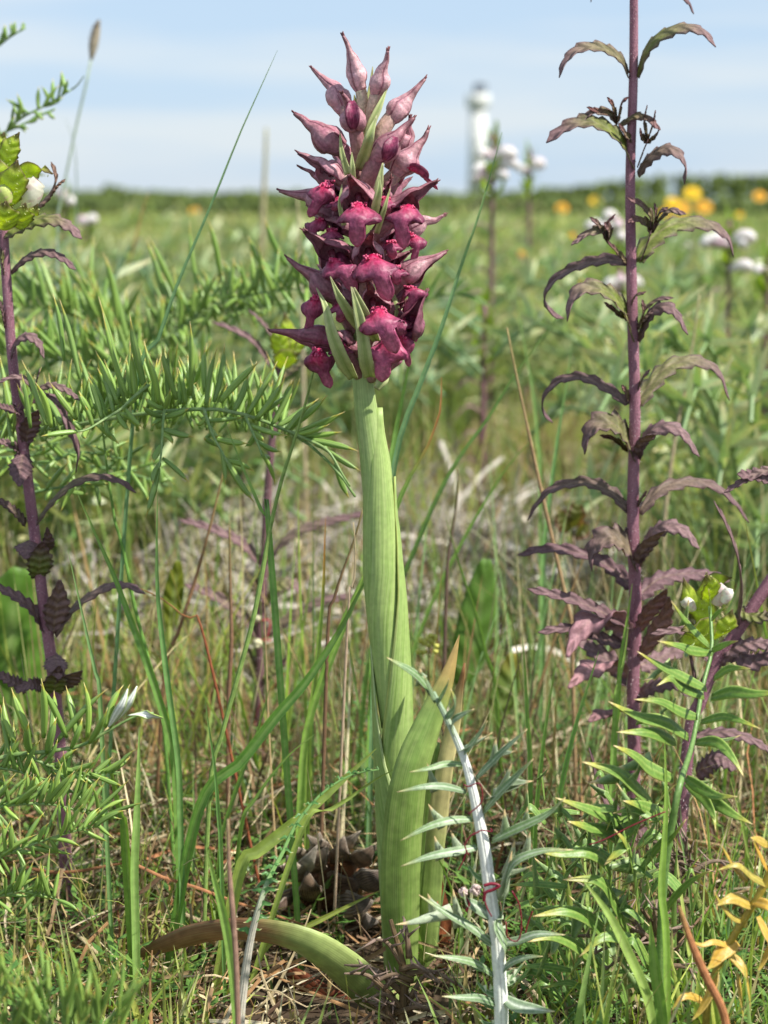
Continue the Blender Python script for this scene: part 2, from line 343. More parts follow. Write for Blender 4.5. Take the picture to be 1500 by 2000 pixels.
def strands(name, x, y, z, ln, w, mat, label, pal, flat=.25, crook=.5):
    n = len(x); segs = 6; nu = 3
    az = rng.uniform(0, 2 * np.pi, n); el = rng.normal(0, flat, n)
    d = np.stack([np.cos(az) * np.cos(el), np.sin(az) * np.cos(el), np.sin(el)], 1)
    pts = [np.stack([x, y, z], 1)]
    cur = d.copy(); drift = rng.normal(0, crook, (n, 3)) * .25
    for i in range(segs):
        cur = cur + drift + rng.normal(0, .10 * crook * 2, (n, 3)); cur /= np.linalg.norm(cur, axis=1)[:, None]
        pts.append(pts[-1] + cur * (ln / segs)[:, None])
    c_ = np.stack(pts, 1); c_ -= (c_[:, 3:4] - c_[:, 0:1]); c_[..., 2] = np.abs(c_[..., 2]) + .001
    tg = np.gradient(c_, axis=1); tg /= np.linalg.norm(tg, axis=2)[..., None]
    rv = rng.normal(0, 1, (n, 1, 3)); side = np.cross(tg, rv); side /= np.linalg.norm(side, axis=2)[..., None] + 1e-9
    nr = np.cross(tg, side)
    t = np.linspace(0, 1, segs + 1)[None, :, None]
    hw = w[:, None, None] * .5 * (1 - .75 * t ** 2)
    u = np.array([-1, 0, 1.])[None, None, :, None]
    V = c_[:, :, None] + side[:, :, None] * hw[:, :, None] * u + nr[:, :, None] * hw[:, :, None] * .7 * (1 - np.abs(u))
    pal = np.array(pal); col = pal[rng.integers(0, len(pal), n)] * rng.uniform(.6, 1.25, (n, 1))
    C = np.broadcast_to(col[:, None, None, :], V.shape); C = np.concatenate([C, np.ones(V.shape[:3] + (1,))], 3)
    T = np.zeros(V.shape); T[..., 0] = u[..., 0]; T[..., 1] = t[:, :, None, 0] + 0 * T[..., 0]; T[..., 2] = rng.random(n)[:, None, None]
    idx = np.arange(n * (segs + 1) * nu).reshape(n, segs + 1, nu)
    F = np.stack([idx[:, :-1, :-1], idx[:, :-1, 1:], idx[:, 1:, 1:], idx[:, 1:, :-1]], -1).reshape(-1, 4)
    return mass_mesh(name, V.reshape(-1, 3), F, C.reshape(-1, 4), T.reshape(-1, 3), mat, label)

# short turf in front of and round the orchid
def rj(n, a, b): return rng.uniform(a, b, n)
n = 3200; x, y = area(n, -.17, .03); h = rj(n, .010, .042)
k = ~((x > -.05) & (x < .022) & (y > -.075)) | (h < .016); blades('short_grass', x[k], y[k], h[k], rj(n, .0010, .0022)[k], M['grass'], 'short green grass at the foot of the orchid', lean=.5, straw=.3)
n = 5000; x, y = area(n, .0, .6); h = rj(n, .012, .062) * rng.choice([1, 1, 1, 1.6], n); k = ~((x > -.055) & (x < .012) & (y < .07)); x, y, h = x[k], y[k], h[k]; n = len(x)
blades('meadow_grass', x, y, h, rj(n, .0006, .0018), M['grass'], 'green and straw meadow grass behind the orchid', lean=.45, segs=6, straw=.33)
n = 9500; x, y = area(n, .5, 2.2); h = rj(n, .025, .09)
blades('meadow_grass', x, y, h, rj(n, .0009, .0026), M['grass'], 'meadow grass in the middle distance', lean=.4, straw=.34)
n = 15000; x, y = area(n, 2.0, 9, pw=1.4); h = rj(n, .06, .17)
blades('meadow_grass', x, y, h, rj(n, .003, .009), M['grass'], 'soft green meadow beyond the plants', lean=.5, segs=4, straw=.22)
n = 20000; x, y = area(n, 8, 27, pw=1.4); h = rj(n, .05, .125)
blades('meadow_grass', x, y, h, rj(n, .012, .04), M['grass'], 'far meadow reaching to the hedge', lean=.6, segs=3, straw=.15, pal=[g for g in GREENS] + [c(120, 132, 58), c(140, 140, 70)])
n = 3600; x, y = area(n, .10, 1.2); h = rj(n, .06, .165)
blades('meadow_grass', x, y, h, rj(n, .0007, .0020), M['grass'], 'taller green and straw grass standing behind the orchid', lean=.28, segs=7, straw=.38)
n = 700; x, y = area(n, -.26, -.06); h = rj(n, .02, .055) ; k = (np.abs(x - .005) > .035) & (h < .258 - (y + D) * .36 )
blades('short_grass', x[k], y[k], h[k], rj(n, .0014, .0030)[k], M['grass'], 'blurred fresh grass nearest the camera', lean=.35, straw=.12)
n = 1100; x, y = area(n, -.12, .06); k = (x > .05); h = rj(n, .03, .075)
blades('short_grass', x[k], y[k], h[k], rj(n, .0012, .0026)[k], M['grass'], 'fresh upright grass between the thistles on the right', lean=.25, straw=.15)
# litter of dead stems
n = 14000; x, y = area(n, -.16, .75); k = ~((np.abs(x - .002) < .045) & (y < .03)) | (rng.random(n) < .5); x, y = x[k], y[k]; n = len(x); strands('dry_litter', x, y, np.where(y < .06, rj(n, .001, .008), rj(n, .001, .026)), rj(n, .015, .07), rj(n, .0006, .0016), M['dry'], 'tangle of dry straw and dead stems on the soil', STRAWS + [c(120, 98, 80), c(96, 74, 58)])
n = 3500; x, y = area(n, .7, 2.0); strands('dry_litter', x, y, rj(n, .002, .04), rj(n, .04, .12), rj(n, .001, .0026), M['dry'], 'dry straw lying among the farther grass', STRAWS)
n = 1300; x = rng.normal(-.10, .11, n); y = rng.normal(.56, .10, n)
strands('grey_dead_twigs', x, y, rj(n, .004, .065), rj(n, .04, .12), rj(n, .0015, .0038), M['dry'], 'heap of bleached grey dead twigs behind the orchid stem', [c(214, 206, 194), c(190, 182, 172), c(150, 142, 134)], flat=.35, crook=.9)
n = 700; x = rng.normal(.07, .05, n); y = rng.normal(.55, .08, n)
strands('grey_dead_twigs', x, y, rj(n, .004, .045), rj(n, .04, .12), rj(n, .0015, .0036), M['dry'], 'bleached grey twigs right of the orchid stem', [c(214, 206, 194), c(190, 182, 172), c(160, 148, 134)], flat=.3, crook=.8)
n = 3200; x, y = area(n, .0, .95); k = ~((x > -.05) & (x < .012) & (y < .06)); x, y = x[k], y[k]; n = len(x)
strands('dry_litter', x, y, rj(n, .006, .034), rj(n, .03, .085), rj(n, .0006, .0014), M['dry'], 'leaning broken dead stems among the grass', [c(150, 122, 92), c(124, 98, 76), c(176, 148, 112), c(172, 120, 84), c(104, 84, 68), c(190, 174, 146)], flat=.75, crook=.45)
n = 900; x, y = area(n, .0, .8); h = rj(n, .04, .11)
blades('dry_stalks', x, y, h, rj(n, .0007, .0014), M['dry'], 'short upright brown dead stalks', lean=.5, straw=1.0, pal=STRAWS)
n = 500; x, y = area(n, .03, .8); h = rj(n, .07, .15)
blades('dry_stalks', x, y, h, rj(n, .0008, .0016), M['dry'], 'thin upright dead grass stalks', lean=.35, straw=1.0, pal=STRAWS)
# low feathery herbs
def herbs():
    mb = MB()
    for _ in range(900):
        Y = random.uniform(-.13, .5) ; x = random.uniform(-1, 1) * ((Y + D) * .24 + .05)
        if -.06 < x < .035 and Y < 0.03: continue
        hgt = random.uniform(.008, .028) * (1.6 if Y > .08 else 1); g = mixc(c(70, 112, 52), c(110, 140, 62), random.random())
        for k in range(random.randint(3, 6)):
            a = random.random() * 6.28; b = Vector((x, Y, 0)); e = b + Vector((math.cos(a) * hgt, math.sin(a) * hgt, hgt * random.uniform(.6, 1.2)))
            mid = b.lerp(e, .5) + Vector((0, 0, hgt * .25)); pth = spline([b, mid, e], 4)
            mb.ribbon(pth, lambda v: .0007, (-math.sin(a), math.cos(a), 0), nu=2, col=lambda u, v: g)
            for q in range(5):
                p0 = pth[2].lerp(pth[4], q / 4); d = Vector((math.cos(a + (q % 2 * 2 - 1) * .8), math.sin(a + (q % 2 * 2 - 1) * .8), .3)) * random.uniform(.003, .006)
                mb.ribbon([p0, p0 + d * .5, p0 + d], lambda v: .0022 * math.sin(math.pi * min(.95, v * .8 + .15)), d.cross(Vector((0, 0, 1))), nu=3, fold=.3, col=lambda u, v: g)
    tag(mb.build('ground_herbs', M['frond']), 'low feathery herbs between the grass blades', kind='stuff')
herbs()

# ------------------------------------------------------------------ far hedge and tower
def hedge():
    mb = MB()
    for i in range(3600):
        Y = 29 * (170 / 29) ** random.random(); x = random.uniform(-1, 1) * (Y * .30 + 4); px = 750 + x / (Y + D) * FPX
        px_up = 14 + 8 * noise.noise(Vector((px * .006, 0, 5))) + 32 * sstep(1000, 1330, px) + 5 * noise.noise(Vector((px * .03, Y * .05, 1)))
        if abs(px - 228) < 14: px_up += 12
        top = H + px_up * (Y + D) / FPX
        r = random.uniform(.0016, .0034) * Y
        z = min(top - r * .7, random.random() ** .6 * top) if Y > 90 else random.uniform(.1, .75) * min(top, H)
        g = mixc(c(50, 72, 28), c(92, 108, 40), random.random())
        p = Vector((x, Y, max(.02, z))); vs = []
        for la in (-.9, -.2, .5, 1.1):
            for k in range(6):
                a = k * 1.047 + la; rr = r * random.uniform(.7, 1.25)
                vs.append(mb.pt(p + Vector((math.cos(a) * math.cos(la), math.sin(a) * math.cos(la), math.sin(la))) * rr, mixc(g, c(120, 130, 60), random.random() * .25)))
        for q in range(3):
            for k in range(6): mb.f.append((vs[q * 6 + k], vs[q * 6 + (k + 1) % 6], vs[q * 6 + 6 + (k + 1) % 6], vs[q * 6 + 6 + k]))
        mb.f.append(tuple(vs[18:24]))
    tag(mb.build('scrub', M['hedge']), 'dark green far-off scrub along the horizon', kind='stuff')
hedge()
def tower():
    Y = 480; s = S(Y); b = P(932, 392, Y); b.z = 0
    t = thing('lighthouse', b, 'white lighthouse standing on the horizon right of the orchid', 'lighthouse')
    W_ = c(208, 209, 204)  # white dulled in the colour to stand in for distance haze
    z1 = P(932, 212, Y).z; zt = P(932, 184, Y).z; zl = P(932, 170, Y).z
    m = MB(); m.tube([b, b + Vector((0, 0, z1))], lambda v: s * lerp(19, 15, v), 12, lambda a, v: W_); m.build('shaft', M['plaster'], t)
    m = MB(); m.tube([b + Vector((0, 0, z1)), b + Vector((0, 0, z1 + s * 4)), b + Vector((0, 0, zt))], lambda v: s * (15 + 8 * min(1, v * 5)), 12, lambda a, v: W_); m.build('gallery', M['plaster'], t)
    m = MB(); m.tube([b + Vector((s * 4, 0, zt)), b + Vector((s * 4, 0, zl))], lambda v: s * 13, 12, lambda a, v: c(118, 128, 140)); m.build('lantern', M['plaster'], t)
    m = MB(); m.tube(spline([b + Vector((s * 4, 0, zl)), b + Vector((s * 4, 0, zl + 5 * s)), b + Vector((s * 4, 0, zl + 8 * s))], 4), lambda v: s * 14 * math.sqrt(max(.01, 1 - v * v)), 12, lambda a, v: c(90, 96, 104)); m.build('roof', M['plaster'], t)
    for k in range(5):
        zz = z1 * (.15 + .16 * k); m = MB(); m.tube([b + Vector((0, -s * 18.5 + k * s, zz)), b + Vector((0, -s * 18.5 + k * s - .1 * s, zz + 5 * s))], lambda v: s * 1.6, 6, lambda a, v: c(60, 64, 70)); m.build('window', M['plaster'], t)
tower()
# ------------------------------------------------------------------ the orchid
OB = P(788, 1945, 0); OB.z = 0
orchid = thing('orchid', OB, 'tall orchid in the centre with a dense spike of wine-red hooded flowers', 'orchid')
G1, G2 = c(172, 192, 122), c(144, 172, 96)
def px_w(v, vals, Y=0): return interp(vals, v) * S(Y)
axis = [P(712, 700), P(716, 760), P(730, 870), P(742, 1000), P(756, 1150), P(768, 1300), P(775, 1450), P(776, 1600), P(782, 1750), P(786, 1860), OB + Vector((0, 0, -.004))]
upax = [P(718, 215), P(712, 300), P(706, 420), P(706, 560), P(712, 700)]
spa = spline(upax + axis[1:], 60)
m = MB(); m.tube(spa, lambda v: px_w(v, [7, 9, 10, 12, 15, 19, 24, 25, 25, 26, 27, 27, 28, 28, 28]), 12,
    lambda a, v: mixc(c(188, 176, 132), mixc(G1, G2, noise.noise(Vector((a, v * 30, 0))) * .5 + .5), sstep(.05, .35, v)))
m.build('stem', M['sheath'], orchid)
def sheath(pxs, wid, arc0, arc1, Y=0, tipc=None, base=G1, name='sheath', yo=0.0, edge=c(196, 206, 140)):
    """leaf base wrapped round the stem: an open tube whose arc narrows to the tip"""
    path = spline(pp(pxs, Y), 26); mb = MB(); n = 26; rows = []; nu = 13
    for i, p in enumerate(path):
        v = i / n; r = interp(wid, v) / 2 * S(0); row = []
        a0, a1 = interp(arc0, v), interp(arc1, v)
        for j in range(nu):
            u = j / (nu - 1); a = R(lerp(a0, a1, u))       # 0 faces the camera, + to the right
            q = p + Vector((math.sin(a) * r, -math.cos(a) * r, 0))
            cc = mixc(mixc(base, G2, .5 + .5 * noise.noise(Vector((u * 3, v * 9, len(pxs))))), edge, .75 * sstep(.86, 1, abs(u * 2 - 1)))
            if tipc: cc = mixc(cc, tipc, sstep(.8, 1, v))
            row.append(mb.pt(q, cc, (u * 2 - 1, v, .3)))
        rows.append(row)
    for i in range(n):
        for j in range(nu - 1): mb.f.append((rows[i][j], rows[i][j + 1], rows[i + 1][j + 1], rows[i + 1][j]))
    return mb.build(name, M['sheath'], orchid, thick=.0005)
# upper sheath, ends in the point at (738,800)
sheath([(770, 1420), (757, 1280), (746, 1150), (742, 1020), (737, 920), (735, 850), (740, 795)], [50, 60, 66, 70, 64, 52, 20], [-150, -140, -120, -105, -95, -60, -20], [60, 60, 75, 110, 110, 90, 40], base=c(170, 192, 112))
# second sheath coming round from the right
sheath([(775, 1600), (773, 1450), (770, 1320), (763, 1180), (755, 1080), (752, 1000), (757, 930)], [60, 68, 70, 66, 64, 58, 30], [-170, -70, -35, -5, 30, 50, 60], [170, 150, 130, 125, 120, 110, 90], base=c(158, 184, 100), edge=c(190, 188, 104))
# third, its pale margin running down the left
sheath([(782, 1900), (778, 1760), (772, 1620), (768, 1520), (762, 1420), (755, 1330), (748, 1260)], [64, 70, 74, 76, 72, 64, 50], [-175, -170, -160, -150, -140, -120, -100], [175, 170, 120, 25, -25, -52, -70], base=c(146, 172, 104), edge=c(200, 210, 160))
# upper bract-like sheath below the flowers
sheath([(742, 1040), (728, 900), (718, 820), (712, 760), (708, 700), (704, 640), (702, 560)], [40, 50, 46, 44, 40, 34, 10], [-150, -130, -110, -90, -60, -20], [150, 100, 80, 60, 30, 10], base=c(166, 186, 120), tipc=c(170, 160, 130))
def leaf(pxs, wid, Y, side, colf, name='leaf', nu=9, fold=.15, curl=.1, mat='sheath', thick=.0006, par=None, n=30, wav=0):
    path = spline(pp(pxs, Y), n); mb = MB(); y0 = Y if not isinstance(Y, (list, tuple)) else sum(Y) / len(Y)
    mb.ribbon(path, lambda v: interp(wid, v) * S(y0), side, nu=nu, fold=fold, curl=curl, col=colf, wav=wav)
    return mb.build(name, M[mat], par or orchid, thick=thick)
GL = c(112, 142, 66)
leaf([(792, 1975), (788, 1850), (786, 1720), (792, 1600), (808, 1500), (840, 1410), (872, 1330), (897, 1240)], [44, 64, 78, 82, 80, 66, 40, 0], [-.012, -.018, -.022, -.024, -.024, -.02, -.016, -.012], (1, .25, 0),
     lambda u, v: mixc(mixc(GL, c(150, 172, 92), .5 * abs(u) + .3 * noise.noise(Vector((u * 2, v * 7, 1)))), c(172, 140, 84), sstep(.80, .93, v)), fold=.25, curl=.15, mat='basal')
leaf([(830, 1930), (840, 1760), (852, 1620), (868, 1500), (880, 1440), (893, 1370), (908, 1295)], [30, 40, 42, 40, 36, 26, 3], [.0, .004, .008, .01, .012, .012, .012], (1, -.3, 0),
     lambda u, v: mixc(mixc(c(128, 150, 78), c(196, 182, 128), sstep(.35, .6, v)), c(136, 84, 52), sstep(.84, .96, v)), name='leaf', wav=.15, mat='basal')
leaf([(812, 1900), (826, 1740), (838, 1600), (850, 1500), (856, 1450)], [40, 56, 50, 40, 6], [.01, .012, .014, .014, .014], (1, -.1, 0), lambda u, v: mixc(c(100, 136, 60), c(140, 160, 80), abs(u)))
lb = leaf([(772, 1985), (715, 1935), (660, 1888), (600, 1850), (530, 1828), (450, 1820), (380, 1828), (310, 1850), (250, 1872)], [60, 84, 84, 76, 62, 50, 44, 30, 4], [-.02, -.03, -.036, -.04, -.04, -.036, -.03, -.02, -.01], (.25, -.45, 1),
     lambda u, v: mixc(mixc(c(150, 172, 96), c(178, 192, 122), .4 * noise.noise(Vector((u, v * 12, 4))) + .3), mixc(c(160, 112, 78), c(116, 74, 52), .5 + .5 * u), sstep(.40, .52, v + .04 * noise.noise(Vector((u * 3, v * 9, 2))))), fold=.1, curl=.3, mat='basal')
lb['label'] = 'basal leaf bent over to the left with its outer half dried brown'
ld = leaf([(700, 1990), (640, 1965), (585, 1925), (548, 1880)], [70, 72, 60, 20], [-.005, -.0, .004, .01], (.4, -.4, .8), lambda u, v: mixc(c(120, 66, 40), c(96, 52, 34), abs(u)), fold=.1, curl=.4, mat='dry')
ld['label'] = 'dead rust-brown leaf under the bent leaf'
leaf([(862, 1990), (862, 1900), (868, 1800), (858, 1710)], [22, 34, 30, 8], [.02, .02, .02, .02], (1, .2, 0), lambda u, v: mixc(c(150, 90, 56), c(110, 62, 40), abs(u)), mat='scale', wav=.3)

PINK, MAUVE, DARK, CRIM = c(186, 124, 138), c(136, 62, 92), c(82, 30, 52), c(190, 10, 76)
TAN = c(150, 104, 100)
def hoodcol(pale, a, v):
    base = mixc(c(124, 26, 72), c(232, 190, 196), pale); base = mixc(base, c(206, 176, 168), clamp((.25 + .4 * pale) * noise.noise(Vector((a * 1.3, v * 5, pale * 9))) + .12))
    cc = mixc(base, mixc(TAN, base, .45), sstep(.35, .75, v) * .8)
    cc = mixc(cc, c(92, 52, 50), sstep(.8, 1, v) * .8)
    cc = cc   # the seams between sepals
    return cc
def flower(att, rear, mid, tip, r, Y=(0, 0, 0, 0), pale=.3, lip=None, lw=0, lY=None, opn=0, down=None, face=None, ov=15, fold=0.1, dark=0, lpale=.3):
    ya, yr, ym, yt = Y; s = S(0)
    a, b, m_, t_ = P(*att, ya), P(*rear, yr), P(*mid, ym), P(*tip, yt)
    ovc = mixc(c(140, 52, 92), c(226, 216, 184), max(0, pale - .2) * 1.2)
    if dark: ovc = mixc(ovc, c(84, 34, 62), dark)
    pv = spline([a, a.lerp(b, .5) + (Vector((0, -.001, .001))), b, b.lerp(m_, .3)], 10)
    f = MB(); f.tube(pv, lambda v: s * ov * (.72 + .3 * math.sin(v * 2.6)), 10, lambda an, v: mixc(mixc(ovc, c(190, 190, 140), .35 * (1 - v)), c(110, 50, 80), .25 * (math.cos(an * 3) > .6)), rib=.05)
    fo = f.build('flower', M['petal'], orchid)
    if r:
        hp = spline([b + (b - m_) * .12, b.lerp(m_, .35), m_, m_.lerp(t_, .5), t_], 18)
        def rad(v): return s * r * .9 * interp([.60, .80, .98, 1.03, .94, .78, .60, .44, .32, .25, .19, .12], v) * (1 + .10 * noise.noise(Vector((v * 6, tip[0] * .37, 0))))
        dn = Vector(down) if down else (P(*lip[0], lY[0] if lY else ym) - m_ if lip else Vector((0, -.3, -1)))
        up = -dn
        h = MB(); hp = [q + Vector((noise.noise(Vector((i * .25, tip[0], 1))), noise.noise(Vector((i * .25, tip[0], 9))), noise.noise(Vector((i * .25, tip[1], 5))))) * s * 4.5 for i, q in enumerate(hp)]
        gap = 62 * opn
        def hc(an0, off):
            def f(an, v):
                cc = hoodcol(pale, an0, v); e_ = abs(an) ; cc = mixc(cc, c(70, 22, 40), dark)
                return cc
            return f
        for (a0, a1, k_, sh) in ((62, 180 - gap, 1.0, -.05), (-180 + gap, -62, 1.0, .05), (-78, 78, 1.07, 0)):
            n0 = len(h.v); m_i = 11
            hp2 = [q + (up.normalized() * (sh * 0) ) for q in hp]
            h.tube(hp2, lambda v: rad(v) * k_ * (1 + .16 * math.exp(-((v - (.36 if sh else .30)) / .13) ** 2) * (1 if sh else .3)), m_i, lambda an, v: (0, 0, 0), up=up, rib=.06, arc=(a0, a1))
            for idx in range(n0, len(h.v)):
                j = (idx - n0) % m_i; v = ((idx - n0) // m_i) / (len(hp) - 1); u = abs(j / (m_i - 1) * 2 - 1)
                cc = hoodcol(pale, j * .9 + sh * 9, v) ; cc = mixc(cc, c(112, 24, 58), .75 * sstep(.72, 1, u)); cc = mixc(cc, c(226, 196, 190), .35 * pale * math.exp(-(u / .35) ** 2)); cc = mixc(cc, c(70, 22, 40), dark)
                h.c[idx] = (*cc, 1); h.t[idx] = (u * .5 + sh * 3, v, h.t[idx][2])
        for q in (-1, 0, 1):     # the free sepal tips
            T = (hp[-1] - hp[-4]).normalized(); sd_ = T.cross(up).normalized() if T.cross(up).length > 0 else T.orthogonal()
            e = hp[-1] + T * s * random.uniform(3, 8) + sd_ * (q * s * 3.2) + up.normalized() * s * random.uniform(0, 3)
            h.tube([hp[-2], e], lambda v: s * (2.6 - 2.2 * v), 5, lambda an, v: c(104, 62, 56))
        h.build('hood', M['petal'], fo, thick=.00022)
    if face:                     # lip still folded inside the hood, seen as a magenta face
        q0, q1 = P(*face[0], face[2]), P(*face[1], face[2])
        g = MB(); g.ribbon(spline([q0, q0.lerp(q1, .5) + Vector((0, -.002, 0)), q1], 8), lambda v: s * face[3] * math.sin(math.pi * clamp(.12 + v * .75)), (1, 0, 0), nu=7, curl=.35, col=lambda u, v: mixc(c(142, 48, 86), c(92, 26, 56), abs(u)))
        g.build('lip', M['petal'], fo, thick=.0003)
    if opn and r:
        # dark throat with its pale column
        g = MB(); ctr = b.lerp(m_, .62); dnn = (Vector(down) if down else dn).normalized()
        g.tube([ctr - dnn * s * r * .15, ctr + dnn * s * r * .28, ctr + dnn * s * r * .5], lambda v: s * r * .26 * (1 - .5 * v), 8, lambda an, v: mixc(c(128, 50, 66), c(70, 14, 30), v), ecc=.8)
        g.build('column', M['petal'], fo)
    if lip:
        n = 22; lp = spline([P(*q, (lY[i] if lY else ym)) for i, q in enumerate(lip)], n)
        prof = [(0, .36), (.08, .46), (.18, .80), (.30, 1.0), (.42, 1.0), (.52, .84), (.57, .58), (.61, .37), (.70, .35), (.82, .37), (.91, .30), (.97, .17), (1, .03)]
        def wv(v):
            for i in range(len(prof) - 1):
                if prof[i][0] <= v <= prof[i + 1][0]: return lerp(prof[i][1], prof[i + 1][1], (v - prof[i][0]) / (prof[i + 1][0] - prof[i][0]))
            return .04
        sideu = [(1, -.1, .0), (1, 0, .1)]
        d0 = lp[-1] - lp[0]
        if abs(d0.x) > abs(d0.z) * .8: sideu = [(.3, -1, .4), (.3, -1, .6)]
        def lc(u, v):
            k = math.exp(-((u / .55) ** 2)) * (1 - sstep(.18, .52, v))
            spots = noise.noise(Vector((u * 7, v * 17, lip[0][0] * .1)))
            cc = mixc(c(112, 26, 66), c(196, 96, 134), clamp(.35 * spots + lpale + .35 * sstep(.55, 1, v)))
            cc = mixc(cc, c(74, 26, 48), .85 * sstep(.38, .85, abs(u)) * (1 - sstep(.52, .64, v)) * (1 - lpale)); cc = mixc(cc, c(206, 128, 154), .5 * sstep(.56, .7, v) * math.exp(-(u / .6) ** 2) * (1 - .6 * dark))
            cc = mixc(cc, c(168, 90, 84), .5 * lpale * sstep(.8, 1, v))
            cr_ = mixc(CRIM, c(206, 70, 120), clamp(spots * 1.6))
            return mixc(cc, cr_, clamp(k * 1.15))
        g = MB(); path = lp; rows = []; nu = 13
        for i, p in enumerate(path):
            v = i / n; T = (path[min(i + 1, n)] - path[max(i - 1, 0)]).normalized()
            sv = Vector(sideu[0]).lerp(Vector(sideu[1]), v); Sd = (sv - T * sv.dot(T)).normalized(); Nn = T.cross(Sd)
            if Nn.y > 0: Nn = -Nn                    # Nn looks out towards the front
            hw = s * lw / 2 * wv(v); row = []
            for j in range(nu):
                u = -1 + 2 * j / (nu - 1)
                bl = noise.noise(Vector((u * 2.2, v * 6, lip[0][1] * .1))) * .12
                back_ = -.50 * (abs(u) ** 2.0) * hw * (1 if v < .62 else .35) + bl * hw + (.07 * s * lw * math.exp(-((u / .4) ** 2)) * math.exp(-((v - .16) / .12) ** 2)) - (.05 * s * lw * math.exp(-((abs(u) - .42) / .12) ** 2) * (1 - sstep(.45, .6, v)))
                fr = s * lw * (.035 * math.sin(u * 9 + v * 31) + .02 * math.sin(v * 57)) if abs(u) > .8 and v < .65 else 0
                row.append(g.pt(p + Sd * (u * hw) + Nn * back_ + T * (abs(u) ** 2 * hw * .10 * sstep(.1, .3, v) * (1 - sstep(.5, .62, v)) + fr), lc(u, v), (u, v, .5)))
            rows.append(row)
        for i in range(n):
            for j in range(nu - 1): g.f.append((rows[i][j], rows[i][j + 1], rows[i + 1][j + 1], rows[i + 1][j]))
        # papillae round the throat
        for _ in range(26 if lw > 40 else 8):
            u, v = random.uniform(-.45, .45), random.uniform(.02, .26); i = int(v * n); p = path[i] + Vector((u * s * lw * .4, 0, 0))
            o_ = Vector((0, -1, .3)).normalized() * s * 5.5
            g.tube([p + o_ * .0, p + o_], lambda v: s * 1.5, 4, lambda an, v: mixc(CRIM, c(222, 110, 150), random.random()))
        g.build('lip', M['petal'], fo, thick=.00035)
        sp0 = path[0] + Vector((0, .002, -.001)); e = sp0 + Vector(((712 - lip[0][0]) * s * .25, .004, -.0055))
        g = MB(); g.tube(spline([sp0, sp0.lerp(e, .5) + Vector((0, .001, -.001)), e], 6), lambda v: s * (6 - 4.2 * v), 7, lambda an, v: mixc(MAUVE, PINK, .3)); g.build('spur', M['petal'], fo)
    return fo
F_ = flower
for (q0, q1, q2, q3, l0, l1) in [((706, 470), (676, 446), (655, 436), (628, 425), (650, 448), (640, 480)), ((720, 505), (748, 470), (762, 455), (782, 440), (762, 470), (768, 505)), ((704, 620), (682, 590), (668, 575), (650, 560), (668, 590), (664, 630)),
    ((724, 545), (760, 515), (778, 505), (800, 492), (772, 520), (776, 556)), ((716, 420), (742, 385), (752, 370), (764, 350), (752, 386), (756, 420)), ((716, 650), (758, 612), (776, 600), (792, 590), (782, 622), (786, 660)), ((706, 540), (684, 505), (672, 488), (660, 470), (690, 520), (694, 556)),
    ((704, 700), (676, 672), (660, 655), (645, 640), (664, 672), (668, 706)), ((708, 395), (680, 380), (664, 372), (645, 360), (662, 386), (654, 412))]:
    F_ = None; flower(q0, q1, q2, q3, 20, Y=(0, -.003, -.005, -.006), pale=.25, dark=.15, lip=[l0, ((l0[0] + l1[0]) / 2, l0[1] + 8), ((l0[0] + l1[0]) / 2, (l0[1] + l1[1]) / 2 + 4), l1], lw=50, lY=[-.007, -.012, -.013, -.010], opn=.5)
F_ = flower
# back of the spike first
for (a, b, d, e) in [((712, 420), (740, 390), (770, 372), (800, 350)), ((708, 470), (680, 440), (650, 425), (610, 420)), ((706, 520), (735, 500), (760, 480), (790, 465)), ((706, 600), (676, 560), (650, 540), (622, 520)),
                     ((708, 640), (740, 600), (775, 580), (812, 560)), ((706, 380), (690, 350), (672, 330), (650, 300)), ((710, 700), (740, 660), (765, 640), (795, 640)), ((706, 560), (690, 520), (676, 500), (660, 470)), ((710, 330), (728, 300), (745, 275), (765, 240))]:
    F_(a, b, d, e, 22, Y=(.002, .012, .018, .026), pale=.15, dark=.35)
F_((713, 245), (704, 170), (691, 125), (672, 69), 19, Y=(0, -.002, -.004, -.007), pale=1.0, ov=11)
F_((722, 255), (736, 182), (745, 146), (759, 98), 19, Y=(-.001, -.004, -.007, -.010), pale=.85, ov=13)
F_((700, 268), (672, 214), (652, 175), (611, 136), 22, Y=(0, 0, .002, .004), pale=.5)
F_((728, 300), (762, 232), (790, 202), (829, 155), 21, Y=(0, .001, .002, .002), pale=.6)
F_((704, 330), (694, 250), (687, 218), (670, 183), 24, Y=(-.004, -.009, -.013, -.018), pale=.35, face=((687, 197), (690, 252), -.0165, 27), ov=14)
F_((760, 330), (782, 300), (797, 264), (802, 228), 18, Y=(.006, .007, .006, .004), pale=.4)
F_((700, 345), (664, 288), (627, 262), (577, 221), 28, Y=(0, -.002, -.003, -.002), pale=.25)
F_((708, 385), (738, 308), (772, 268), (812, 228), 24, Y=(-.005, -.009, -.012, -.012), pale=.3, face=((772, 268), (752, 312), -.0178, 29), ov=17)
F_((732, 400), (775, 338), (803, 302), (839, 256), 24, Y=(0, -.001, -.002, -.002), pale=.55)
F_((735, 420), (765, 355), (790, 335), (812, 322), 0, Y=(0, 0, 0, 0), lip=[(792, 326), (818, 338), (835, 352), (855, 370)], lw=30, lY=[-.004, -.007, -.006, -.004], ov=17)
F_((690, 375), (662, 348), (632, 326), (580, 297), 22, Y=(0, -.006, -.008, -.006), pale=.5, opn=.7, lip=[(645, 355), (628, 372), (622, 392), (604, 424)], lw=56, lY=[-.010, -.013, -.013, -.010], down=(.1, -.4, -1))
F_((680, 385), (650, 358), (622, 345), (588, 327), 12, Y=(.004, .004, .004, .004), pale=.2)
F_((684, 425), (652, 400), (610, 386), (546, 374), 23, Y=(.004, .002, .001, .002), pale=.3)
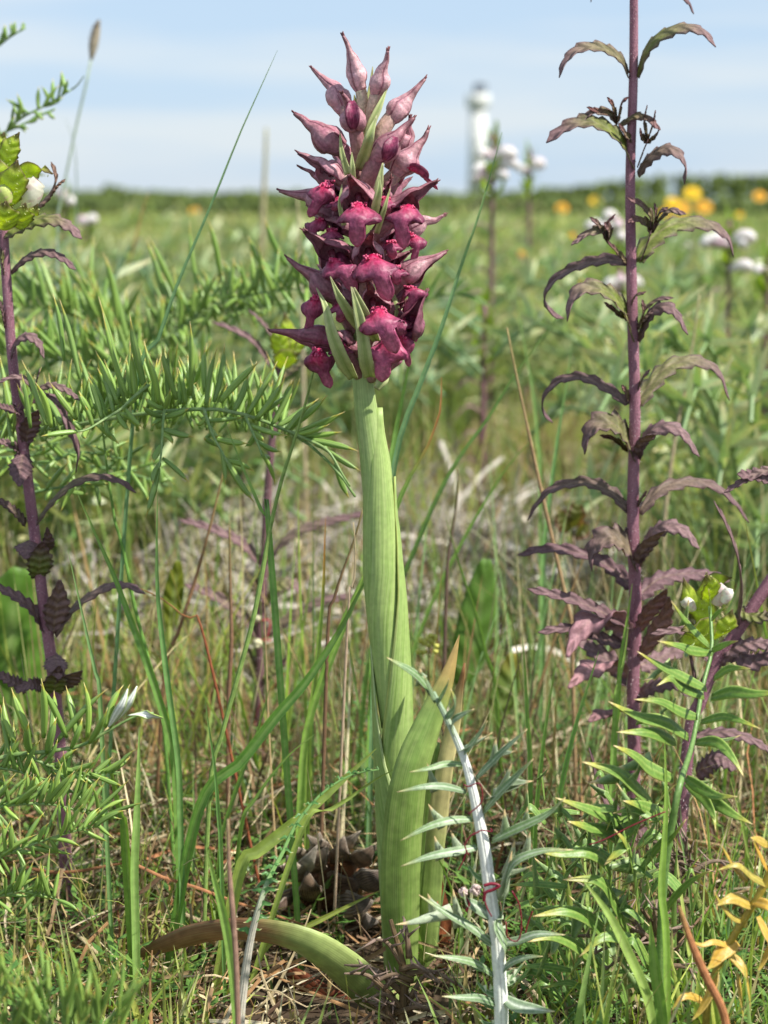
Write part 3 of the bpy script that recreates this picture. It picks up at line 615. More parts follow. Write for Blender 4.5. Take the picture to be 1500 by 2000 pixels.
F_((684, 455), (660, 425), (632, 415), (600, 405), 20, Y=(.002, 0, -.002, -.002), pale=.2, dark=.3, lip=[(632, 424), (616, 436), (611, 455), (620, 482)], lw=40, lY=[-.004, -.008, -.008, -.006])
F_((702, 460), (702, 405), (698, 372), (681, 342), 33, Y=(-.006, -.012, -.018, -.024), pale=.3, opn=1, lip=[(700, 396), (700, 412), (698, 438), (697, 482)], lw=84, lY=[-.019, -.026, -.028, -.024], down=(0, -1, -.9))
F_((722, 480), (768, 425), (803, 388), (853, 352), 30, Y=(-.004, -.006, -.010, -.010), pale=.25, opn=1, lip=[(802, 402), (788, 414), (784, 440), (790, 486)], lw=74, lY=[-.014, -.022, -.023, -.019], down=(.2, -.9, -1), dark=.15)
F_((745, 500), (788, 452), (822, 436), (868, 423), 20, Y=(.004, .003, .002, .002), pale=.8, lip=[(800, 455), (814, 470), (812, 490), (806, 515)], lw=38, lY=[-.002, -.006, -.006, -.004])
F_((700, 575), (668, 512), (636, 484), (592, 450), 32, Y=(-.004, -.010, -.015, -.017), pale=.2, opn=1, lip=[(650, 506), (664, 518), (676, 540), (694, 570)], lw=68, lY=[-.017, -.023, -.024, -.021], down=(.3, -1, -.9), dark=.2)
F_((712, 585), (724, 512), (716, 478), (726, 454), 31, Y=(-.006, -.013, -.019, -.024), pale=.35, opn=1, lip=[(724, 498), (734, 514), (744, 542), (760, 588)], lw=90, lY=[-.020, -.027, -.029, -.025], down=(.1, -1, -.8))
F_((742, 600), (784, 548), (816, 522), (872, 492), 25, Y=(0, -.003, -.004, -.003), pale=.4, opn=.4, down=(.4, -.3, -1))
F_((742, 610), (785, 570), (812, 545), (836, 520), 19, Y=(.002, .001, .002, .004), pale=.2, dark=.2, lip=[(796, 560), (812, 566), (806, 584), (792, 612)], lw=46, lY=[-.008, -.013, -.013, -.010])
F_((692, 655), (656, 580), (612, 540), (562, 507), 25, Y=(0, -.004, -.004, -.002), pale=.2, dark=.15, lip=[(622, 575), (612, 590), (608, 615), (600, 655)], lw=46, lY=[-.006, -.010, -.010, -.006])
F_((714, 680), (738, 612), (721, 576), (722, 550), 31, Y=(-.006, -.014, -.020, -.024), pale=.3, opn=1, lip=[(736, 600), (744, 618), (754, 645), (774, 690)], lw=84, lY=[-.021, -.028, -.030, -.026], down=(.15, -1, -.8), lpale=.5)
F_((738, 690), (802, 655), (808, 618), (832, 568), 25, Y=(-.002, -.008, -.012, -.012), pale=.15, dark=.5, opn=.6, down=(-.6, -.8, -.2))
F_((702, 735), (652, 668), (600, 656), (530, 645), 25, Y=(-.002, -.006, -.006, -.004), pale=.05, dark=.25, lip=[(622, 680), (620, 698), (628, 720), (645, 758)], lw=60, lY=[-.010, -.013, -.012, -.008], lpale=.1)
F_((724, 740), (752, 700), (764, 680), (775, 665), 0, Y=(-.002, -.01, -.012, -.012), lip=[(762, 655), (756, 678), (750, 705), (746, 746)], lw=82, lY=[-.018, -.022, -.022, -.018], lpale=.75)
F_((738, 735), (775, 700), (785, 690), (790, 680), 0, Y=(0, -.004, -.004, -.004), lip=[(780, 650), (790, 668), (794, 690), (799, 716)], lw=34, lY=[-.010, -.012, -.011, -.008], lpale=.4)
F_((736, 640), (770, 600), (790, 590), (805, 585), 0, Y=(0, -.004, -.006, -.006), lip=[(795, 590), (806, 606), (808, 630), (812, 668)], lw=36, lY=[-.008, -.008, -.007, -.004], lpale=.35)
BR = c(190, 194, 140)
def obract(pxs, wid, Y, side=(1, .1, 0)):
    leaf(pxs, [q * .74 for q in wid], Y, side, lambda u, v: mixc(mixc(c(128, 152, 78), BR, clamp(abs(u) * 1.2 + .15)), c(120, 96, 84), sstep(.86, 1, v) * .7), name='bract', nu=7, fold=-.35, n=16, thick=.0003)
obract([(690, 738), (668, 700), (648, 650), (636, 600), (618, 562)], [26, 40, 34, 22, 2], [-.008, -.018, -.022, -.022, -.02])
obract([(700, 640), (682, 610), (660, 575), (645, 540)], [20, 30, 22, 2], [-.014, -.022, -.026, -.027])
obract([(722, 735), (714, 700), (706, 640), (694, 590), (686, 560)], [30, 38, 34, 26, 4], [-.012, -.022, -.026, -.028, -.028])
obract([(735, 665), (722, 640), (706, 600), (690, 562)], [20, 34, 30, 8], [-.012, -.02, -.026, -.028])
obract([(700, 330), (715, 290), (722, 265), (736, 225)], [26, 32, 26, 2], [-.006, -.014, -.017, -.016])
obract([(712, 300), (722, 250), (740, 210), (757, 170)], [18, 24, 18, 2], [-.004, -.008, -.008, -.006])
obract([(706, 300), (716, 235), (724, 175), (728, 130)], [26, 28, 18, 2], [0, 0, 0, 0])
obract([(698, 225), (694, 200), (692, 185)], [14, 14, 2], [.002, .002, .002])
obract([(728, 430), (735, 390), (742, 350), (748, 318)], [22, 26, 22, 4], [-.008, -.012, -.014, -.014])
obract([(728, 430), (734, 400), (740, 370), (742, 342)], [18, 24, 18, 2], [-.016, -.020, -.022, -.022])
obract([(690, 350), (688, 325), (687, 297)], [14, 14, 2], [-.016, -.018, -.018])
obract([(680, 340), (668, 300), (664, 258)], [20, 14, 2], [-.01, -.012, -.012])
obract([(672, 440), (664, 400), (668, 360)], [14, 12, 2], [-.014, -.016, -.016])
obract([(735, 455), (750, 410), (762, 368)], [16, 14, 2], [-.010, -.014, -.014])
obract([(752, 720), (745, 745), (735, 760)], [30, 34, 16], [-.004, -.006, -.006])
obract([(760, 560), (775, 600), (768, 640)], [10, 14, 2], [-.004, -.006, -.006])
# ------------------------------------------------------------------ bartsias (hairy purple stems, arching toothed leaves)
PU, PUG, GRN = c(118, 90, 94), c(140, 112, 112), c(116, 136, 40)
def stem_of(root, pxs, wid, Y, hair=700, name='stem', cols=(c(158, 112, 124), c(122, 78, 92))):
    pts = to_ground(pp(pxs, Y)); path = spline(pts, 44); y0 = Y if not isinstance(Y, (list, tuple)) else Y[0]
    rad = lambda v: interp(wid, v) / 2 * S(y0)
    m = MB(); m.tube(path, rad, 10, lambda a, v: mixc(cols[0], cols[1], clamp(.5 + .8 * noise.noise(Vector((a, v * 14, 0))))), rib=.04)
    if hair: m.hairs(path, rad, hair, S(y0) * 9, c(222, 208, 208))
    return m.build(name, M['stem'], root), path
def bleaf(root, pxs, wpx, Y, broad=False, green=0.0, tooth=6, fr=None, name='leaf', mat='purple_leaf', colr=None, tilt=None):
    """arching toothed leaf; broad ones face the camera, the others are seen from the side"""
    Yl = Y if isinstance(Y, (list, tuple)) else [Y, Y, Y]
    path = spline(pp(pxs, Yl), 30); s = S(Yl[0])
    W = wpx * s * (1.0 if broad else 1.85)
    def w_(v): return W * (0.62 + .38 * math.sin(min(v * 2.2, 1) * 1.57)) * (1 - .62 * v) * (1 if v < .93 else max(.12, (1 - v) / .07))
    if broad: w_ = lambda v: W * (0.35 + .75 * math.sin(min(v * 1.45, 1) * 1.9)) * (1 if v < .6 else max(.12, (1 - v) / .4 * .9 + .1))
    side = (1, .25, 0) if broad else (tilt or (0.05, .8, .62))
    base = colr or mixc(PU, PUG, random.random()); dark = mixc(base, c(60, 38, 48), .6)
    def col(u, v):
        cc = mixc(base, GRN, clamp(green * (1 - sstep(.35, .9, v)) * (1 - .5 * abs(u) ** 6)))
        cc = mixc(cc, mixc(cc, c(170, 150, 120), .4), math.exp(-(u / .12) ** 2) * (1 - v))
        return mixc(cc, dark, .7 * sstep(.85, 1, abs(u)))
    m = MB(); m.ribbon(path, w_, side, nu=9, fold=.15, curl=-.38, col=col, teeth=tooth, amp=.3 if broad else .6)
    return m.build(name, M[mat], root, thick=s * 1.6)
bY = .065
base = P(1236, 1560, bY); base.z = 0
b1 = thing('bartsia_plant', base, 'tall purple-stemmed plant right of the orchid, its toothed leaves arching in pairs', 'wildflower')
stem_of(b1, [(1238, -60), (1237, 150), (1231, 330), (1232, 480), (1236, 650), (1240, 800), (1236, 1000), (1241, 1200), (1236, 1340), (1238, 1450)], [16, 18, 20, 22, 23, 25, 26, 27, 28, 30], bY, hair=2400)
LV = [
 ([(1243, 148), (1262, 95), (1300, 62), (1345, 52), (1380, 65), (1398, 92)], 26, 0, .8), ([(1226, 148), (1210, 115), (1170, 93), (1130, 97), (1105, 120), (1092, 152)], 22, 0, .5),
 ([(1243, -60), (1290, -50), (1330, -12), (1347, 6), (1355, 27)], 18, 0, .1), ([(1230, -60), (1190, -55), (1160, -20), (1154, 4)], 14, 0, 0),
 ([(1237, 325), (1212, 275), (1165, 241), (1120, 243), (1088, 262), (1067, 279)], 30, 0, .9), ([(1245, 338), (1265, 310), (1298, 290), (1325, 298), (1340, 325), (1337, 360)], 24, 0, .2),
 ([(1242, 512), (1262, 478), (1300, 445), (1345, 432), (1395, 440), (1425, 465), (1433, 502)], 30, 0, .9), ([(1226, 514), (1185, 508), (1130, 520), (1085, 545), (1064, 582), (1078, 608), (1101, 622)], 20, 0, .1),
 ([(1237, 662), (1217, 605), (1180, 568), (1140, 565), (1118, 588), (1108, 628)], 32, 0, .95), ([(1245, 662), (1268, 612), (1300, 598), (1325, 615), (1344, 654)], 24, 0, .1),
 ([(1242, 790), (1270, 750), (1310, 712), (1360, 703), (1405, 725), (1425, 782)], 26, 0, .6), ([(1226, 790), (1190, 762), (1140, 738), (1095, 742), (1065, 772), (1061, 800), (1080, 826)], 17, 0, .1),
 ([(1238, 892), (1222, 856), (1198, 828), (1168, 830), (1150, 852), (1142, 888)], 40, 0, .6), ([(1246, 890), (1260, 850), (1298, 832), (1335, 845), (1366, 892)], 26, 0, 0),
 ([(1246, 1002), (1290, 955), (1350, 940), (1400, 950), (1440, 985), (1463, 1021)], 19, 0, .2), ([(1228, 1000), (1190, 960), (1140, 942), (1080, 955), (1050, 985), (1030, 1016)], 19, 0, .2),
 ([(1240, 1102), (1226, 1070), (1192, 1050), (1162, 1075), (1156, 1116)], 44, 0, .3), ([(1247, 1090), (1265, 1050), (1300, 1026), (1340, 1038), (1366, 1072)], 28, 0, 0),
 ([(1232, 1150), (1205, 1118), (1150, 1085), (1075, 1072), (1010, 1084)], 22, 0, 0), ([(1246, 1165), (1290, 1130), (1350, 1120), (1400, 1124), (1425, 1135)], 24, 0, 0),
 ([(1230, 1220), (1195, 1205), (1120, 1172), (1030, 1150)], 22, 0, 0), ([(1230, 1262), (1180, 1250), (1120, 1228), (1050, 1235)], 20, 0, 0),
 ([(1236, 1340), (1190, 1290), (1150, 1265), (1118, 1232)], 28, 0, 0), ([(1248, 1300), (1290, 1285), (1345, 1262), (1390, 1290)], 24, 0, 0),
 ([(1240, 1360), (1275, 1340), (1320, 1335), (1350, 1360)], 24, 0, 0)]
for i, (p, wd, br, gr) in enumerate(LV):
    dy = -.004 if i % 4 < 2 else .006
    bleaf(b1, p, wd, [bY, bY + dy * 2, bY + dy * 3], False, gr, tooth=7)
for p, wd, colr in [([(1234, 1262), (1205, 1212), (1160, 1208), (1128, 1240), (1108, 1284)], 50, c(176, 130, 138)), ([(1230, 1320), (1190, 1295), (1150, 1305), (1110, 1344)], 44, c(184, 136, 140)),
                    ([(1246, 1235), (1262, 1200), (1290, 1165), (1302, 1150)], 36, c(172, 128, 134)), ([(1248, 1290), (1270, 1250), (1300, 1195), (1306, 1165)], 38, c(172, 126, 130)), ([(1243, 900), (1250, 870), (1268, 850), (1290, 848)], 24, PUG),
                    ([(1243, 1110), (1252, 1080), (1275, 1050), (1300, 1036)], 32, PUG), ([(1240, 1380), (1215, 1390), (1180, 1388), (1150, 1410)], 40, c(150, 110, 112))]:
    bleaf(b1, p, wd, [bY, bY - .008, bY - .016], True, 0, tooth=7, colr=colr)
SMALL = [([(1238, 275), (1222, 262), (1208, 240)], 9), ([(1206, 240), (1190, 222), (1165, 216), (1146, 209)], 9), ([(1205, 238), (1196, 205), (1186, 190)], 9), ([(1206, 240), (1214, 200), (1228, 190)], 12), ([(1208, 245), (1240, 226), (1268, 232), (1290, 254)], 13),
         ([(1204, 238), (1190, 222), (1160, 218), (1130, 240)], 12), ([(1245, 325), (1256, 295), (1266, 272)], 8), ([(1264, 275), (1258, 235), (1264, 205)], 9), ([(1264, 275), (1275, 240), (1280, 215)], 9), ([(1266, 275), (1282, 262), (1288, 248)], 12), ([(1262, 275), (1252, 265), (1250, 250)], 9),
         ([(1226, 515), (1206, 492), (1186, 470)], 8), ([(1188, 472), (1180, 450), (1150, 455), (1115, 479)], 13), ([(1186, 470), (1170, 440), (1152, 424)], 9), ([(1186, 470), (1182, 440), (1202, 418)], 10), ([(1188, 470), (1190, 450), (1180, 435)], 16),
         ([(1250, 510), (1262, 480), (1272, 450)], 10), ([(1272, 455), (1270, 420), (1250, 398), (1224, 386)], 11), ([(1272, 455), (1262, 435), (1240, 428), (1226, 436)], 12), ([(1274, 452), (1280, 420), (1278, 396)], 11), ([(1275, 452), (1290, 425), (1310, 410), (1340, 418)], 12), ([(1275, 450), (1288, 415), (1306, 405)], 11),
         ([(1246, 640), (1258, 620), (1285, 600)], 14), ([(1230, 620), (1212, 615), (1180, 590)], 9), ([(1246, 640), (1262, 600), (1290, 583), (1316, 582)], 9), ([(1244, 640), (1256, 610), (1254, 585)], 14), ([(1232, 600), (1240, 578), (1262, 570)], 7),
         ([(1246, 760), (1256, 735), (1270, 722)], 12), ([(1228, 780), (1222, 765), (1214, 752)], 10), ([(1246, 985), (1255, 968), (1264, 960)], 13), ([(1226, 880), (1200, 858), (1172, 850)], 8)]
for p, wd in SMALL:
    bleaf(b1, p, wd, [bY, bY - .004, bY - .006], False, .45, tooth=3, tilt=(.3, .5, .6), colr=mixc(c(128, 78, 74), PUG, random.random()))

def flower_head(root, cx, cy, sc_, Y, bracts, corollas, seed=1):
    rnd = random.Random(seed)
    for (pxs, wd, yo) in bracts:
        path = spline(pp(pxs, [Y + yo, Y + yo * 1.5, Y + yo * 1.6]), 18); W = wd * S(Y) * 1.15
        m = MB(); m.ribbon(path, lambda v: W * (math.sin(min(1, v * 1.1 + .12) * 2.6) * .9 + .08) * (1 if v < .75 else max(.1, (1 - v) / .25)), (1, .15, 0), nu=9, fold=.1, curl=.28, teeth=4, amp=.22,
            col=lambda u, v: mixc(mixc(c(224, 234, 112), c(190, 210, 72), .5 + .5 * noise.noise(Vector((u * 2, v * 4, cx)))), c(104, 74, 76), max(sstep(.84, 1, abs(u)), sstep(.72, .95, v)) * .85))
        m.hairs(path, lambda v: W * .12, 16, S(Y) * 4, c(226, 232, 190))
        m.build('bract', M['bract'], root, thick=S(Y) * 1.5)
    for (pxs, wd, yo, col_) in corollas:
        path = spline(pp(pxs, Y + yo), 12); m = MB()
        m.tube(path, lambda v: wd * S(Y) * .5 * (.5 + .55 * math.sin(min(1, v * 1.25) * 1.9)) * (1 if v < .85 else .75), 12, lambda a, v: mixc(col_, c(206, 150, 160), .5 * (noise.noise(Vector((a, v * 4, cx))) > .25)), rib=.08)
        m.build('corolla', M['corolla'], root)
# left plant
lY = .05
base = P(125, 1650, lY); base.z = 0
b2 = thing('bartsia_plant', base, 'purple-stemmed plant at the left edge with a yellow-green flower head on top', 'wildflower')
stem_of(b2, [(2, 330), (8, 470), (13, 550), (24, 700), (44, 860), (62, 1000), (85, 1180), (100, 1290), (112, 1400), (122, 1540)], [16, 19, 20, 21, 22, 23, 24, 25, 26, 26], lY, hair=2400)
for p, wd, gr in [([(8, 455), (58, 432), (103, 427), (138, 443), (160, 467)], 26, .95), ([(22, 530), (48, 505), (85, 491), (120, 502), (148, 527)], 17, .1), ([(20, 700), (30, 668), (55, 655), (78, 672), (86, 700)], 18, 0), ([(38, 792), (75, 774), (112, 788), (136, 830), (154, 880), (148, 924)], 22, 0),
                  ([(40, 790), (62, 768), (50, 742), (25, 737), (-5, 748)], 11, .1), ([(62, 768), (95, 752), (128, 760), (156, 782)], 13, .1), ([(66, 765), (70, 745), (78, 720)], 14, .9), ([(70, 1022), (100, 980), (145, 942), (195, 930), (240, 942), (266, 963)], 15, .35),
                  ([(50, 1024), (20, 992), (-20, 970)], 15, .2), ([(108, 1240), (145, 1185), (205, 1147), (250, 1143), (284, 1160)], 17, .2), ([(88, 1232), (62, 1190), (30, 1165), (-20, 1140)], 20, 0), ([(50, 1345), (20, 1330), (-15, 1312)], 20, 0), ([(10, 640), (2, 600), (-8, 580)], 12, 0),
                  ([(40, 880), (20, 868), (-10, 860)], 14, 0), ([(40, 800), (20, 800), (-8, 790)], 14, 0), ([(80, 1340), (60, 1338), (30, 1352)], 18, 0), ([(8, 530), (2, 500), (-15, 480)], 20, .9)]:
    bleaf(b2, p, wd, [lY, lY - .004, lY - .006], False, gr, tooth=7)
for p, wd, gr in [([(50, 872), (56, 838), (66, 812), (78, 800)], 34, 0), ([(46, 876), (42, 905), (38, 930), (38, 950)], 40, 0), ([(62, 1055), (52, 1068), (50, 1092)], 40, 0), ([(70, 1130), (76, 1110), (80, 1070), (84, 1058)], 44, .9), ([(104, 1238), (108, 1200), (114, 1165), (117, 1132)], 44, 0),
                  ([(104, 1275), (110, 1300), (116, 1326)], 40, 0), ([(86, 1080), (94, 1060), (92, 1030)], 22, .1), ([(112, 1350), (140, 1320), (160, 1310)], 40, 0), ([(105, 1360), (108, 1330), (116, 1300)], 44, .9)]:
    bleaf(b2, p, wd, [lY, lY - .006, lY - .010], True, gr, tooth=8)
flower_head(b2, 30, 360, 1, lY, [([(10, 450), (8, 420), (12, 392)], 60, -.016), ([(40, 448), (44, 420), (50, 396)], 40, -.014), ([(0, 400), (-6, 350), (-8, 300)], 66, -.012), ([(20, 400), (26, 350), (34, 312)], 50, -.014), ([(10, 330), (20, 290), (38, 258)], 34, -.006), ([(0, 320), (2, 285), (8, 258)], 34, -.002),
    ([(18, 390), (50, 345), (80, 330), (103, 340)], 40, -.008), ([(-6, 440), (-10, 400), (-14, 370)], 60, -.006), ([(30, 430), (60, 420), (74, 398)], 34, -.012), ([(5, 360), (-12, 320), (-20, 290)], 50, .004)],
    [([(52, 412), (60, 385), (66, 366), (76, 354)], 40, -.012, c(228, 226, 206)), ([(14, 400), (8, 380), (2, 362)], 34, -.018, c(196, 208, 120))])
bleaf(b2, [(76, 402), (96, 380), (108, 350), (100, 316)], 16, lY + .01, False, 0, colr=c(150, 118, 100)); bleaf(b2, [(92, 390), (112, 362), (128, 350)], 10, lY + .01, False, 0, colr=c(160, 126, 104))
# lower right plant leaning in
rY = .04
base = P(1330, 1560, rY); base.z = 0
b3 = thing('bartsia_plant', base, 'purple-stemmed plant leaning out of the right edge with a low white-flowered head beside it', 'wildflower')
stem_of(b3, [(1570, 1040), (1500, 1140), (1440, 1232), (1395, 1300), (1368, 1370), (1345, 1450)], [24, 26, 27, 27, 26, 24], rY, hair=900)
for p, wd, gr in [([(1436, 1230), (1446, 1150), (1440, 1090), (1420, 1030), (1394, 978)], 19, .1), ([(1530, 960), (1490, 932), (1460, 930), (1440, 926)], 26, 0), ([(1530, 915), (1480, 925), (1414, 962)], 14, .1), ([(1420, 1260), (1470, 1290), (1530, 1260)], 30, 0),
                  ([(1395, 1300), (1350, 1250), (1330, 1232), (1270, 1238)], 16, 0), ([(1440, 1190), (1480, 1205), (1530, 1190)], 20, .8), ([(1350, 1440), (1420, 1430), (1480, 1450), (1520, 1480)], 18, 0), ([(1365, 1385), (1350, 1300), (1340, 1240)], 26, .1), ([(1270, 1640), (1180, 1560), (1150, 1460)], 24, 0),
                  ([(1400, 1290), (1450, 1260), (1520, 1255)], 26, 0), ([(1360, 1510), (1400, 1480), (1440, 1500)], 34, 0)]:
    bleaf(b3, p, wd, [rY, rY - .004, rY - .006], False, gr, tooth=7)
flower_head(b3, 1380, 1200, 1, rY, [([(1385, 1235), (1376, 1190), (1380, 1155), (1380, 1118)], 46, -.012), ([(1375, 1215), (1352, 1175), (1334, 1128)], 36, -.012), ([(1380, 1180), (1392, 1145), (1378, 1120)], 30, -.016), ([(1385, 1250), (1355, 1225), (1330, 1232)], 56, -.014),
    ([(1390, 1250), (1420, 1225), (1430, 1190)], 44, -.010), ([(1380, 1280), (1360, 1250), (1350, 1215)], 60, -.008), ([(1390, 1180), (1400, 1140), (1430, 1128)], 40, -.002)],
    [([(1356, 1192), (1346, 1180), (1335, 1170)], 24, -.018, c(232, 228, 206)), ([(1398, 1182), (1406, 1164), (1420, 1148)], 38, -.016, c(226, 214, 206)), ([(1412, 1178), (1420, 1165), (1424, 1150)], 22, -.02, c(240, 238, 224))])
# plant behind the left frond
mY = .20
base = P(508, 1480, mY); base.z = 0
b4 = thing('bartsia_plant', base, 'thin purple-stemmed plant just left of the orchid stem behind the grass', 'wildflower')
stem_of(b4, [(548, 690), (538, 800), (525, 930), (518, 1060), (510, 1200), (507, 1340), (505, 1440)], [12, 14, 17, 18, 18, 17, 17], mY, hair=700, cols=(c(132, 98, 100), c(96, 66, 72)))
for p, wd, gr in [([(520, 1092), (560, 1050), (620, 1022), (725, 1000)], 17, .2), ([(508, 1100), (470, 1060), (420, 1035), (350, 1014)], 17, 0), ([(510, 1240), (590, 1190), (640, 1170), (700, 1162)], 18, .3), ([(505, 1245), (470, 1200), (420, 1165), (360, 1140)], 20, .2), ([(514, 1180), (540, 1145), (575, 1140), (590, 1160)], 26, .9),
                  ([(545, 740), (500, 672), (465, 648), (415, 628)], 13, 0), ([(552, 700), (520, 640), (485, 604)], 9, .1), ([(545, 740), (600, 700), (640, 676)], 12, .5), ([(508, 1330), (480, 1270), (450, 1250)], 18, .7), ([(508, 1320), (545, 1300), (560, 1280)], 20, .8)]:
    bleaf(b4, p, wd, [mY, mY, mY], False, gr, tooth=7)
for p, wd, gr in [([(512, 1290), (508, 1310), (506, 1335)], 34, .95), ([(512, 1170), (505, 1150), (510, 1120)], 28, .4)]: bleaf(b4, p, wd, mY, True, gr)
flower_head(b4, 550, 660, 1, mY, [([(552, 700), (545, 660), (538, 632)], 34, -.01), ([(556, 700), (562, 660), (556, 610)], 34, -.006), ([(560, 700), (580, 670), (588, 640)], 34, -.004), ([(550, 720), (565, 700), (585, 690)], 44, -.01)], [])

# blurred farther ones in flower
def far_bartsia(px, top, bot, Y, label, flowers, lw=1.0, leafy=True, seed=0):
    rd = random.Random(seed + px); s = S(Y); b = P(px, bot, Y); b.z = 0
    r = thing('bartsia_plant', b, label, 'wildflower', 'white-flowered plants out of focus in the meadow')
    hh = P(px, top, Y); pts = [hh, P(px - 3, lerp(top, bot, .5), Y)]; pts = to_ground(pts, .05); path = spline(pts, 14)
    m = MB(); m.tube(path, lambda v: .0016 + .001 * v, 7, lambda a, v: c(124, 88, 96)); m.build('stem', M['stem'], r)
    m = MB()
    for k in range(22):
        v = k / 22; z0 = hh - Vector((0, 0, .052 * v)); a = rd.random() * 6.28; w0 = .004 + .009 * v
        d = Vector((math.cos(a) * w0, math.sin(a) * w0, .011)); m.ribbon([z0, z0 + d * .5 + Vector((d.x * .3, d.y * .3, 0)), z0 + d], lambda q: (.004 + .004 * v) * (1 - .6 * q), d.cross(Vector((0, 0, 1))) if d.cross(Vector((0, 0, 1))).length > 0 else (1, 0, 0), nu=3, curl=.2,
            col=lambda u, q: mixc(c(150, 176, 62), c(110, 140, 50), rd.random()))
    m.build('bracts', M['bract'], r)['kind'] = 'stuff'
    for (fx, fy, fw) in flowers:
        a = P(px, fy + 8, Y); e = P(fx, fy, Y - .004); m = MB()
        m.tube(spline([a, a.lerp(e, .6) + Vector((0, 0, .002)), e, e + Vector((0, -.002, -.003))], 8), lambda v: fw * s * (.26 + .30 * math.sin(v * 2.6)), 9, lambda an, v: mixc(c(236, 232, 228), c(206, 150, 178), .7 * (math.cos(an) > .3) * (v < .8)))
        m.build('corolla', M['corolla'], r)
    if leafy:
        for k in range(7):
            zz = hh.z - .06 - k * .018
            if zz < .02: break
            for sg in (-1, 1):
                p0 = Vector((hh.x, Y, zz)); m = MB(); ln = rd.uniform(.016, .026); yy = rd.uniform(-.012, .012)
                m.ribbon(spline([p0, p0 + Vector((sg * ln * .5, yy * .5, .008)), p0 + Vector((sg * ln, yy, 0))], 8), lambda v: .0045 * (1 - .6 * v), (0, .9, .5), nu=3, curl=-.3, col=lambda u, v: PUG, teeth=4); m.build('leaf', M['purple_leaf'], r)
far_bartsia(964, 262, 660, .95, 'blurred green spike with white flowers in front of the lighthouse foot', [(930, 332, 22), (926, 345, 18), (940, 300, 16), (998, 300, 24), (1006, 320, 18), (985, 342, 18)])
far_bartsia(1036, 292, 640, 1.35, 'blurred slim green spike with one white flower right of the lighthouse', [(1055, 320, 22), (1018, 330, 14)])
far_bartsia(1425, 428, 760, .85, 'blurred plant with white and pink flowers near the right edge', [(1378, 472, 24), (1392, 466, 20), (1466, 462, 22), (1452, 474, 18), (1462, 520, 22)])
far_bartsia(1206, 425, 700, 1.1, 'blurred white-flowered plant behind the upper purple stem', [(1165, 444, 20), (1150, 440, 18), (1186, 420, 18), (1206, 440, 22), (1212, 462, 22)])
far_bartsia(1212, 520, 720, 1.0, 'blurred white-flowered plant behind the middle of the purple stem', [(1190, 556, 24), (1244, 552, 24), (1210, 545, 18), (1200, 585, 18)])
far_bartsia(1500, 498, 760, .75, 'blurred yellow-green flower head cut by the right edge', [(1480, 525, 14)])
far_bartsia(1334, 455, 700, 1.7, 'small blurred pale-flowered plant between the two white-flowered ones', [(1318, 474, 20), (1340, 478, 20)])
far_bartsia(948, 590, 800, .7, 'blurred yellow-green head low to the right of the orchid spike', [], seed=3)
far_bartsia(172, 425, 700, 1.5, 'small blurred whitish head over the left fronds', [(160, 432, 20), (182, 428, 18)])
far_bartsia(128, 372, 700, 1.3, 'blurred pinkish head behind the left flower head', [(120, 380, 16), (140, 392, 16)])
# ------------------------------------------------------------------ yellow and orange daisies
def daisy(px, py, Y, wpx, label, col_):
    s = S(Y); p = P(px, py, Y); b = Vector((p.x + .01, Y, 0)); r = thing('daisy', b, label, 'flower', 'yellow daisies out of focus in the meadow')
    m = MB(); m.tube(spline([b, b.lerp(p, .5) + Vector((.004, 0, 0)), p], 6), lambda v: .0018, 5, lambda a, v: c(110, 130, 60)); m.build('stem', M['grass'], r)
    R_ = wpx * s * .40; tl = random.uniform(-.5, .2)
    for k in range(12):
        a = k * .5236; d = Vector((math.cos(a), math.sin(a) * .55, .75 * math.sin(a))); m = MB()
        m.ribbon([p, p + d * R_ * .55, p + d * R_], lambda v: R_ * .42 * (1 - .5 * (2 * v - 1.2) ** 2), d.cross(Vector((0, -.8, .5))), nu=3, curl=.15, col=lambda u, v: col_); m.build('petal', M['corolla'], r)
    m = MB(); m.tube(spline([p - Vector((0, 0, .001)), p + Vector((0, 0, R_ * .2)), p + Vector((0, 0, R_ * .3))], 4), lambda v: R_ * .35 * math.sqrt(max(.02, 1 - v * v * .9)), 9, lambda a, v: c(196, 140, 30)); m.build('centre', M['corolla'], r)
YE, OR = c(250, 206, 20), c(244, 178, 40)
for i, (px, py, Y, wp, lb_, cc) in enumerate([(1353, 377, 2.2, 42, 'brightest yellow daisy right of the purple stem, against the far hedge', YE), (1314, 395, 2.6, 34, 'yellow daisy just below and left of the brightest one', YE), (1484, 383, 3.0, 32, 'dull yellow daisy by the right edge under the hedge', OR),
    (1162, 392, 4.0, 26, 'faint yellow daisy left of the upper purple stem', YE), (1098, 406, 4.2, 30, 'faint orange daisy low in front of the hedge', OR), (1330, 406, 4.4, 44, 'orange blur of a daisy under the two yellow ones', OR), (1375, 404, 4.4, 40, 'orange blur of a daisy right of the two yellow ones', OR), (1300, 415, 3.6, 26, 'pale orange daisy left of the orange blurs', OR),
    (1140, 552, 1.3, 20, 'small orange daisy left of the middle purple stem', OR), (1120, 460, 2.4, 20, 'small yellow daisy by the pinkish flowers', OR), (1020, 495, 1.8, 18, 'small orange daisy low behind the grass', OR), (1060, 530, 1.6, 20, 'small yellow daisy over the grass tips', YE), (380, 412, 3.5, 24, 'orange daisy left of the long grass blade', OR),
    (113, 452, 2.2, 16, 'tiny orange daisy beside the left stalks', OR), (1445, 350 + 70, 3.8, 18, 'pale yellow daisy above the right flower head', YE), (1246, 598, 1.2, 14, 'tiny yellow daisy touching the purple stem', YE)]):
    daisy(px, py, Y, wp, lb_, cc)
